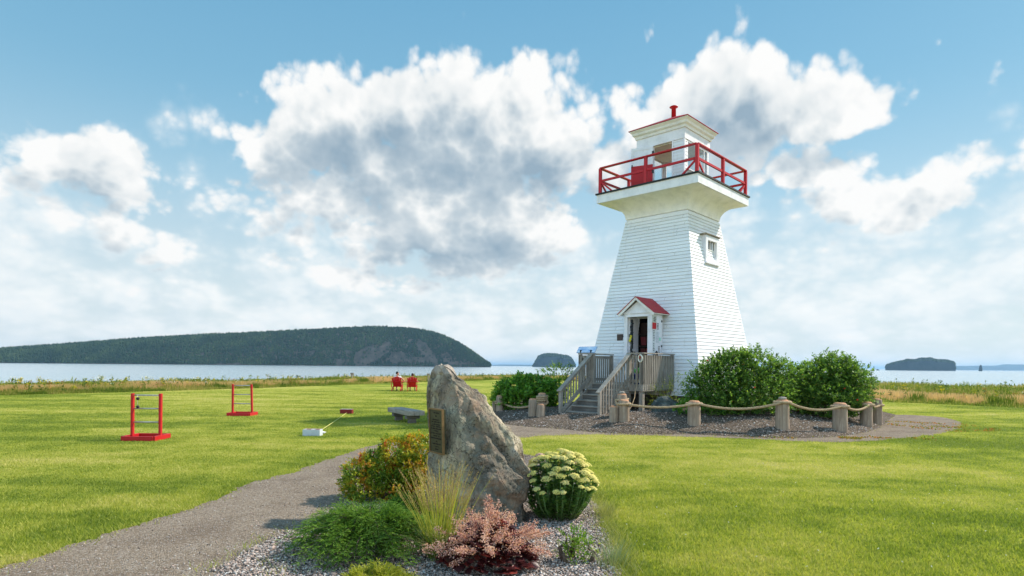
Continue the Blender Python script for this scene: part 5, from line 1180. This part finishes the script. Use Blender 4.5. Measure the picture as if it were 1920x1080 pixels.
def edge_grass():
    P = []
    for p in BED:
        if p.x > .05 and 4.4 < p.y < 8:
            for _ in range(26): P.append((p.x+random.gauss(.05, .07), p.y+random.gauss(0, .05)))
    P = np.array(P); n = len(P); a = rng.uniform(0, 6.28, n); ht = rng.uniform(.04, .13, n); w = .005; b_ = rng.uniform(0, 6.28, n); l = ht*rng.uniform(.4, 1.3, n)
    V = np.zeros((n, 3, 3)); V[:, 0, 0] = P[:, 0]-np.cos(a)*w/2; V[:, 0, 1] = P[:, 1]-np.sin(a)*w/2; V[:, 1, 0] = P[:, 0]+np.cos(a)*w/2; V[:, 1, 1] = P[:, 1]+np.sin(a)*w/2; V[:, 2, 0] = P[:, 0]+np.cos(b_)*l; V[:, 2, 1] = P[:, 1]+np.sin(b_)*l; V[:, 2, 2] = ht
    tag(arrmesh('edge_grass', V.reshape(-1, 3), np.arange(n*3).reshape(n, 3), leafmat('edge_blade', [(0, (.10, .15, .025)), (.5, (.24, .27, .05)), (1, (.50, .43, .20))], .4, .6), None, np.repeat(rng.random(n), 3)), 'uncut grass leaning over the right edge of the flower bed', 'grass', None, 'stuff')
edge_grass()
def icos(k=0):
    bm = bmesh.new(); bmesh.ops.create_icosphere(bm, subdivisions=1, radius=1); V = np.array([v.co[:] for v in bm.verts]); Fq = np.array([[v.index for v in f.verts] for f in bm.faces]); bm.free(); return V, Fq
def pebbles(name, label, X, Yv, Z, s, flat=.55):
    n = len(X); IV, IF = icos(); m = len(IV); V = IV[None]*(1+.28*rng.normal(size=(n, m, 1))*.6); V = V*np.stack([s*rng.uniform(.7, 1.3, n), s*rng.uniform(.6, 1.1, n), s*flat*rng.uniform(.7, 1.2, n)], 1)[:, None, :]
    a = rng.uniform(0, 6.28, n); t = rng.normal(size=n)*.35; c, sn = np.cos(a)[:, None], np.sin(a)[:, None]; x, y, z = V[..., 0], V[..., 1], V[..., 2]+t[:, None]*V[..., 0]
    V = np.stack([x*c-y*sn+X[:, None], x*sn+y*c+Yv[:, None], z+Z[:, None]], 2)
    tag(arrmesh(name, V.reshape(-1, 3), (IF[None]+(np.arange(n)*m)[:, None, None]).reshape(-1, 3), MT['pebble'], None, np.repeat(rng.random(n), m)), label, 'gravel', None, 'stuff')
def make_stones():
    n = 60000; X = rng.uniform(-2.6, 1.3, n); Yv = rng.uniform(4.3, 8.6, n); s = .006+.008*rng.random(n)**2; s[rng.random(n) < .012] *= 2.0
    k = inside(BED, X, Yv) & ~((X > -.85) & (X < .2) & (Yv > 6.4) & (Yv < 7.0)); X, Yv, s = X[k], Yv[k], s[k]; pebbles('gravel', 'pinkish grey gravel stones over the flower bed', X, Yv, .011+s*.3, s)
    # loose stones spread from the bed over the path
    n = 26000; X = rng.uniform(-5.5, .5, n); Yv = rng.uniform(4.3, 10, n); k = inside(PATH, X, Yv) & ~inside(BED, X, Yv); X, Yv = X[k], Yv[k]
    d = np.min([np.hypot(X-p.x, Yv-p.y) for p in BED], axis=0); k = rng.random(len(X)) < np.clip(np.exp(-d*3.2), .09, 1); X, Yv = X[k], Yv[k]; s = .004+.007*rng.random(len(X))**2
    pebbles('loose_gravel', 'loose stones on the dirt path', X, Yv, .005+s*.3, s)
    n = 11000; X = rng.uniform(-.5, 11.5, n); Yv = rng.uniform(14.5, 22, n); k = inside(MOUND, X, Yv) & (rng.random(n) < np.clip((22-Yv)/6, 0, 1)); X, Yv = X[k], Yv[k]; Z = np.array([gz(x, y) for x, y in zip(X, Yv)]); s = .010+.016*rng.random(len(X))**2
    pebbles('mound_gravel', 'grey gravel over the mound round the lighthouse', X, Yv, Z+s*.2, s)
make_stones()
def make_meadow():
    n = 330000; a = rng.uniform(-47, 50, n); w = mead_w(a); f = rng.random(n)**1.25; rr = mead_r(a)+f*w*1.04; X, Yv = np.sin(R(1)*a)*rr, np.cos(R(1)*a)*rr
    big = np.array([mn.noise(Vector((x*.22, y*.22, 0))) for x, y in zip(X, Yv)]); big2 = np.array([mn.noise(Vector((x*.9, y*.9, 5))) for x, y in zip(X, Yv)])
    right = np.clip((a-5)/18, 0, 1); edge = np.clip(f*w/1.2, 0.25, 1)
    ht = (.40+.16*big+.10*big2)*edge*(1+.45*right*(f > .35))*rng.uniform(.55, 1.15, n); w_ = .012+.0007*rr
    an = rng.uniform(0, 6.28, n); l = rng.uniform(.1, .5, n)*ht; bb = rng.uniform(0, 6.28, n)
    V = np.zeros((n, 4, 3)); ca, sa = np.cos(an)*w_/2, np.sin(an)*w_/2
    V[:, 0] = np.stack([X-ca, Yv-sa, -.02+0*X], 1); V[:, 1] = np.stack([X+ca, Yv+sa, -.02+0*X], 1); V[:, 2] = np.stack([X+np.cos(bb)*l+ca*.3, Yv+np.sin(bb)*l, ht], 1); V[:, 3] = np.stack([X+np.cos(bb)*l-ca*.3, Yv+np.sin(bb)*l, ht], 1)
    # colour value: dry tan fields, green front fringe, green tops further out
    v = .72+.45*big+.12*rng.normal(size=n); front = (f*w < .9+.6*big2) | (f*w > np.where(a > 5, 7.5, 4.6)+1.8*big2); v = np.where(front, .36+.3*big+.13*rng.normal(size=n), v); v = np.where((big2 > .34), .15+.1*rng.random(n), v)
    m = leafmat('meadow_grass', [(0, (0.062, 0.106, 0.022)), (.3, (0.188, 0.250, 0.037)), (.5, (0.400, 0.362, 0.100)), (.68, (0.575, 0.388, 0.188)), (1, (0.700, 0.475, 0.275))], .35, .7, .1)
    tag(leaves_obj('meadow_grass', V, np.clip(v, 0, 1), m), 'tall dry meadow grass along the shore', 'grass', None, 'stuff')
    # weeds and wild flowers rising over it
    k = 1100; a = rng.uniform(-46, 47, k); rr = mead_r(a)+mead_w(a)*rng.uniform(.02, 1, k)**1.0; LP = []; LD = []; LR = []; FP = []; WP = []
    for i in range(k):
        x, y = math.sin(R(a[i]))*rr[i], math.cos(R(a[i]))*rr[i]; h = rng.uniform(.35, .85)*(1.15 if a[i] > 5 else .9); s = rng.random(); nl = 26
        for j in range(nl): t = rng.random(); LP.append((x+rng.normal()*.10*(1.1-t), y+rng.normal()*.10*(1.1-t), h*t)); LD.append(rng.normal(size=3)+[0, 0, .6]); LR.append(s*.8+.2*rng.random())
        ff = 0.22 if a[i] < -22 else .07
        if rng.random() < ff:
            for j in range(16): FP.append((x+rng.normal()*.07, y+rng.normal()*.07, h*rng.uniform(.8, 1.08)))
        elif rng.random() < (.35 if -34 < a[i] < -18 else .06):
            for j in range(9): WP.append((x+rng.normal()*.10, y+rng.normal()*.10, h+.15*rng.random()))
    wm = leafmat('weed', [(0, (0.046, 0.078, 0.016)), (.4, (0.117, 0.182, 0.026)), (.8, (0.286, 0.312, 0.046)), (.92, (0.286, 0.117, 0.039)), (1, (0.390, 0.156, 0.065))], .35, .6, .15)
    LP = np.array(LP); tag(leaves_obj('meadow_weeds', leaf_arrays(LP, LD, rng.normal(size=LP.shape), .13, .05), np.array(LR), wm), 'green weeds standing in the shore meadow', 'weeds', None, 'stuff')
    for nm, lab, pts, cols in (('goldenrod', 'yellow goldenrod blooms in the shore meadow', FP, [(0, (.5, .38, .02)), (1, (.75, .6, .04))]), ('wild_carrot', 'white wild carrot blooms in the shore meadow', WP, [(0, (.45, .45, .35)), (1, (.7, .7, .62))])):
        pts = np.array(pts); tag(leaves_obj(nm, leaf_arrays(pts, rng.normal(size=pts.shape), rng.normal(size=pts.shape), .07, .05), rng.random(len(pts)), leafmat(nm, cols, .2, .8, .1)), lab, 'flowers', None, 'stuff')
make_meadow()
def clover():
    X, Yv, r = scatter(420, 5.5, 24, 42); k = (X > -.2*Yv) & ~inside(PATH, X, Yv) & ~inside(BED, X, Yv) & ~inside(MOUND, X, Yv); X, Yv = X[k], Yv[k]; n = len(X)
    P = np.repeat(np.stack([X, Yv, np.full(n, .04)], 1), 5, 0); V = leaf_arrays(P, rdir(len(P), .6), rng.normal(size=P.shape), .010, .008)
    tag(leaves_obj('clover_flowers', V, rng.random(len(P)), leafmat('clover', [(0, (.55, .55, .48)), (1, (.75, .75, .7))], .2, .8, .1)), 'white clover flowers in the lawn', 'flowers', None, 'stuff')
    # yellow and orange creeping weeds on the path end at the right
    a = rng.random(2600)*6.28; q = np.sqrt(rng.random(2600)); g = G(1760, 800); X, Yv = g.x+np.cos(a)*q*1.3, g.y+np.sin(a)*q*1.6; g2 = G(1600, 823); m = rng.random(2600) < .4; X = np.where(m, g2.x+rng.normal(size=2600)*1.0, X); Yv = np.where(m, g2.y+.05+rng.normal(size=2600)*.12, Yv)
    k = np.array([mn.noise(Vector((x*1.8, y*1.8, 2))) > .05 for x, y in zip(X, Yv)]); X, Yv = X[k], Yv[k]; P = np.stack([X, Yv, np.full(len(X), .006)], 1)
    tag(leaves_obj('creeping_weeds', leaf_arrays(P, rdir(len(P), .8), rng.normal(size=P.shape), .05, .03), rng.random(len(P)), leafmat('creeper', [(0, (.08, .13, .02)), (.4, (.28, .26, .04)), (.7, (.42, .20, .05)), (1, (.45, .16, .06))], .3, .7, .1)), 'orange and yellow creeping weeds at the path end', 'weeds', None, 'stuff')
clover()
for px, py, lab in ((660, 716, 'short wooden stake in the meadow left of the red chairs'), (803, 713, 'short wooden stake in the meadow right of the red chairs')):
    w = W(px, 712, 56); o = thing('stake', lab, 'stake', (w.x, w.y, 0)); b = MB(); b.box((0, 0, .35), (.12, .12, .75)); b.build('post', MT['log'], o); b = MB(); b.box((0, 0, .80), (.3, .06, .14)); b.build('board', MT['log'], o)

# ================================================================ GAMES AND SEATS ON THE LAWN
def make_ladder(label, X, Yv, wdt=.68, rz=0, lean=0):
    o = thing('ladder_game', label, 'ladder game', (X, Yv, 0), rz, 'ladder toss games on the lawn'); hh = .985; w = wdt/2; dp = .30
    for s in (-1, 1):
        b = MB(); b.bar((s*(w-.04), 0, 0), (s*(w-.04)-lean*(s > 0), 0, hh), .05, .07, up=(0, 1, 0), bev=.004); b.build('post', MT['red'], o)
        b = MB(); b.bb((s*w-.02, -dp, .0), (s*w+.02, dp, .10), 0, .004); b.build('base_board', MT['red'], o)
        b = MB(); b.bb((-w+.021, s*dp-.02, .0), (w-.021, s*dp+.02, .098), 0, .004); b.build('base_board', MT['red'], o)
    for z in (.37, .66, .945):
        b = MB(); b.tube([(-w+.05, 0, z), (w-.05-lean*z, 0, z)], .015, 8); b.build('rung', MT['metal'], o)
make_ladder('nearer red ladder toss frame with three grey rungs, on the left lawn', -7.84, 13.15)
make_ladder('farther red ladder toss frame, behind and to the right of the nearer one', -8.55, 19.45, .70, .0, .03)
p = W(259.5, 747, 13.12); o = thing('bola', 'two black balls on a string hung over the top rung of the nearer ladder', 'bola', (-7.98, 13.12, 0))
b = MB(); x = p.x+7.98; b.tube([(x-.01, .0, .96), (x-.005, -.02, .93), (x, -.02, .73)], .004, 5); b.build('string', MT['white'], o)
for z in (.875, .70): b = MB(); b.ball((x, -.02, z), .034, 12); b.build('ball', MT['black'], o)
def make_block(label, X, Yv, rz, front, top, inner, L=.40, Dp=.19, hh=.145):
    o = thing('washer_block', label, 'block', (X, Yv, 0), rz, 'painted cinder blocks of the washer game'); b = MB(); t = .032
    b.bb((-L/2, -Dp/2, 0), (L/2, -Dp/2+t, hh)); b.bb((-L/2, Dp/2-t, 0), (L/2, Dp/2, hh))
    for x in (-L/2, -t/2-.025, L/2-t): b.bb((x, -Dp/2+t, 0), (x+t+(.05 if abs(x) < .1 else 0), Dp/2-t, hh-.001))
    b.build('shell', front, o); b = MB()
    b.bb((-L/2+.003, -Dp/2+.003, hh+.0005), (L/2-.003, -Dp/2+t-.003, hh+.004)); b.bb((-L/2+.003, Dp/2-t+.003, hh+.0005), (L/2-.003, Dp/2-.003, hh+.004)); b.build('rim', top, o)
    b = MB(); b.bb((-L/2+t, -Dp/2+t, .01), (-.045, -Dp/2+t+.004, hh)); b.bb((-L/2+t, Dp/2-t-.004, .01), (-.045, Dp/2-t, hh)); b.bb((.045, Dp/2-t-.004, .01), (L/2-t, Dp/2-t, hh)); b.bb((-L/2+t, -Dp/2+t+.004, .0), (L/2-t, Dp/2-t-.004, .02)); b.build('lining', inner, o)
MT['shadedwhite'] = painted('shaded_white_paint', (.55, .58, .62), .6, .1); MT['pink'] = painted('worn_pink', (.62, .36, .34), .6, .1)  # grey-blue shell: the white block's front shade painted into its colour
g = G(582, 817.5); make_block('white cinder block with red lining, the nearer of the two on the lawn', g.x+.02, g.y+.10, -.06, MT['shadedwhite'], MT['pink'], MT['darkred'])
g2 = G(648.5, 775.8); make_block('dark red cinder block with white rim, the farther one on the lawn', g2.x, g2.y+.10, -.04, MT['darkred'], MT['white'], MT['darkred'])
b = MB(); b.tube([(g.x+.22, g.y+.15, .135), tuple(Vector((g.x+.22, g.y+.15, .12)).lerp(Vector((g2.x, g2.y, .03)), .35)), tuple(Vector((g.x+.22, g.y+.15, .10)).lerp(Vector((g2.x, g2.y, .02)), .7)), (g2.x+.02, g2.y-.005, .03)], .008, 5); tag(b.build('string', plainm('yellow_string', (.75, .68, .22), .7)), 'pale yellow string stretched between the two blocks', 'string')
g = G(604, 813.5); b = MB(); b.box((g.x, g.y, .05), (.16, .12, .008), Matrix.Rotation(.15, 3, 'Y')); b.box((g.x, g.y, .03), (.12, .1, .03)); tag(b.build('paper', MT['white']), 'white card lying beside the nearer block', 'card')
def make_bench():
    A = Vector((-2.84, 16.95, 0)); B = Vector((-3.72, 18.42, 0)); d = (B-A).normalized(); n = Vector((d.y, -d.x, 0)); L = (B-A).length+.05; c = (A+B)/2+n*.23
    o = thing('bench', 'low weathered timber bench without a back on the lawn left of the boulder', 'bench', (c.x, c.y, 0), math.atan2(d.y, d.x))
    b = MB()
    for k in range(3): b.bb((-L/2, -.23+k*.155, .235), (L/2, -.23+k*.155+.15, .365), 0, .008)
    b.build('seat', MT['greywood_x'], o)
    for s in (-1, 1):
        b = MB(); b.bb((s*L*.30-.07, -.20, .125), (s*L*.30+.07, .20, .233), 0, .006); b.build('bearer', MT['shadewood'], o)
        b = MB(); b.bb((s*L*.30-.055, -.10, -.03), (s*L*.30+.055, .12, .123), 0, .006); b.build('leg', MT['shadewood'], o)
make_bench()
MT['chairred'] = plainm('chair_red', (.62, .012, .02), .35)
def make_chair(label, X, Yv, rz):
    o = thing('adirondack_chair', label, 'chair', (X, Yv, 0), rz, 'red garden chairs facing the sea'); m = MT['chairred']   # faces +Y
    # back: fan of slats leaning back (towards -Y)
    b = MB(); n = 6
    for k in range(n):
        f = (k-(n-1)/2)/((n-1)/2); top = .90-.07*f*f; x0, x1 = f*.17, f*.26
        b.bar((x0, -.02, .26), (x1, -.34, top), .085 if 0 else .088, .018, up=(0, 1, 0))
    b.build('backrest', m, o)
    b = MB(); b.bar((-.30, -.27, .62), (.30, -.27, .62), .035, .07, up=(0, 1, 0)); b.build('back_brace', m, o)
    b = MB()
    for k in range(5): b.bar((-.26, .02+k*.105, .27+.022*k), (.26, .02+k*.105, .27+.022*k), .095, .02)
    b.build('seat', m, o)
    for s in (-1, 1):
        b = MB(); b.bar((s*.34, -.33, .60), (s*.36, .42, .60), .13, .022, bev=.004); b.build('armrest', m, o)
        b = MB(); b.bar((s*.29, .40, 0), (s*.29, .40, .59), .03, .10, up=(0, 1, 0)); b.build('leg', m, o)
        b = MB(); b.bar((s*.27, .44, .34), (s*.27, -.50, .02), .03, .11); b.build('leg', m, o)
        b = MB(); b.bar((s*.31, -.24, .22), (s*.31, -.27, .59), .03, .07, up=(0, 1, 0)); b.build('arm_support', m, o)
c1, c2 = W(742.5, 733, 38.4), W(771.2, 733, 38.2)
make_chair('left red slatted garden chair with a person in white', c1.x, 38.75, R(2)); make_chair('right red slatted garden chair with only a dark head showing', c2.x, 38.5, R(8))
# ---- people
def skin_mat(name, c): return plainm(name, c, .55)
def skin_body(name, joints, edges, mat, parent, root=0, sub=2):
    me = bpy.data.meshes.new(name); me.from_pydata([j[0] for j in joints], edges, []); o = bpy.data.objects.new(name, me); COL.objects.link(o)
    o.modifiers.new('s', 'SKIN'); md = o.modifiers.new('u', 'SUBSURF'); md.levels = md.render_levels = sub
    if not me.skin_vertices: 
        bpy.context.view_layer.objects.active = o; bm = bmesh.new(); bm.from_mesh(me); bm.verts.layers.skin.verify(); bm.to_mesh(me); bm.free()
    for i, j in enumerate(joints): sv = me.skin_vertices[0].data[i]; sv.radius = (j[1], j[2] if len(j) > 2 else j[1]); sv.use_root = (i == root)
    bpy.context.view_layer.update(); dg = bpy.context.evaluated_depsgraph_get(); m2 = bpy.data.meshes.new_from_object(o.evaluated_get(dg)); bpy.data.objects.remove(o)
    m2.materials.clear(); m2.materials.append(mat); m2.polygons.foreach_set('use_smooth', [True]*len(m2.polygons)); q = bpy.data.objects.new(name, m2); COL.objects.link(q)
    if parent: q.parent = parent
    return q
def make_person(label, X, Yv, rz, dz, headturn, shirt, shorts, hair, arm_out, sc=1.0):
    o = thing('person', label, 'person', (X, Yv, 0), rz); o.scale = (sc,)*3; sk = skin_mat('skin', (.55, .30, .22)); lean = -.12
    hp = Vector((0, .08, .40)); ch = Vector((0, -.10, .70+dz)); nk = Vector((0, -.13, .88+dz)); hd = Vector((0.01, -.11, 1.02+dz))
    J = [(hp, .13, .11), ((hp+ch)/2, .13, .10), (ch, .15, .10), (nk, .05, .05), (hd-Vector((0, 0, .03)), .055, .055)]; E = [(0, 1), (1, 2), (2, 3), (3, 4)]
    def chain(start, pts):
        p = start
        for q, r in pts: J.append((Vector(q), r)); E.append((p, len(J)-1)); p = len(J)-1
    for s in (-1, 1):
        chain(0, [((s*.09, .14, .40), .085), ((s*.14, .52, .46), .062), ((s*.15, .60, .24), .050), ((s*.15, .64, .05), .035), ((s*.16, .76, .03), .035)])
        if arm_out and s > 0: chain(2, [((.18, -.08, .80+dz), .055), ((.36, -.05, .66+dz*.5), .042), ((.38, .20, .63), .034), ((.385, .30, .635), .026)])
        else: chain(2, [((s*.18, -.08, .80+dz), .055), ((s*.29, .02, .64), .042), ((s*.30, .26, .63), .034), ((s*.30, .36, .635), .026)])
    skin_body('body', [(tuple(j[0]), *j[1:]) for j in J], E, sk, o)
    # head with face, hair
    h = thing('head', None, None); h.parent = o; h.location = hd; h.rotation_euler = (0, 0, headturn)   # face towards +Y
    b = MB(); b.ball((0, 0, 0), (.075, .092, .115), 16); b.ball((0, .088, -.015), (.014, .022, .022), 8); b.ball((0, .05, -.07), (.045, .045, .04), 10)
    for s in (-1, 1): b.ball((s*.076, 0, -.01), (.012, .022, .032), 8)
    b.build('face', sk, h)
    b = MB(); b.ball((0, -.018, .030), (.084, .092, .105), 14); b.build('hair', plainm('hair', hair, .7), h)
    b = MB()
    for s in (-1, 1): b.ball((s*.03, .083, .012), (.010, .008, .007), 6)
    b.build('eye', MT['black'], h); b = MB(); b.box((0, .088, -.05), (.045, .012, .008)); b.build('mouth', plainm('lip', (.4, .12, .1), .6), h)
    # clothes
    J = [((0, .06, .42), .15, .13), (tuple((hp+ch)/2), .15, .12), (tuple(ch), .165, .115), (tuple(ch+Vector((0, -.02, .12))), .09, .07)]; E = [(0, 1), (1, 2), (2, 3)]
    for s in (-1, 1): k = len(J); J += [((s*.18, -.08, .80+dz), .07), ((s*(.27 if not (arm_out and s > 0) else .27), -.065, .73+dz*.8), .062)]; E += [(2, k), (k, k+1)]
    skin_body('shirt', J, E, plainm('shirt', shirt, .8), o)
    J = [((0, .06, .38), .15, .13)]; E = []
    for s in (-1, 1): k = len(J); J += [((s*.09, .16, .40), .10), ((s*.13, .44, .455), .082)]; E += [(0, k), (k, k+1)]
    skin_body('shorts', J, E, plainm('shorts', shorts, .8), o)
    for s in (-1, 1): b = MB(); b.ball((s*.155, .70, .035), (.05, .12, .045), 10); b.build('shoe', MT['black'], o)
make_person('person in a white shirt and blue shorts in the left red chair, looking right', c1.x+.02, 38.80, R(2), .08, R(-70), (.78, .76, .74), (.02, .03, .12), (.015, .012, .012), True)
make_person('person sunk in the right red chair, only dark brown hair showing above the back', c2.x, 38.58, R(8), -.02, 0, (.6, .6, .6), (.08, .09, .12), (.05, .025, .018), False)

# ================================================================ AIR
def make_haze():
    m = bpy.data.materials.new('haze_air'); m.use_nodes = True; t = NT(m.node_tree); t.N.clear(); o = t.n('ShaderNodeOutputMaterial'); v = t.n('ShaderNodeVolumePrincipled')
    v.inputs['Color'].default_value = (.42, .70, 1.0, 1); v.inputs['Density'].default_value = 4.8e-5; v.inputs['Anisotropy'].default_value = .2; t.L.new(v.outputs[0], o.inputs['Volume'])
    b = MB(); b.bb((-62000, -61000, -11.5), (62000, 61000, 175)); q = b.build('haze', m); tag(q, kind='stuff')
make_haze()
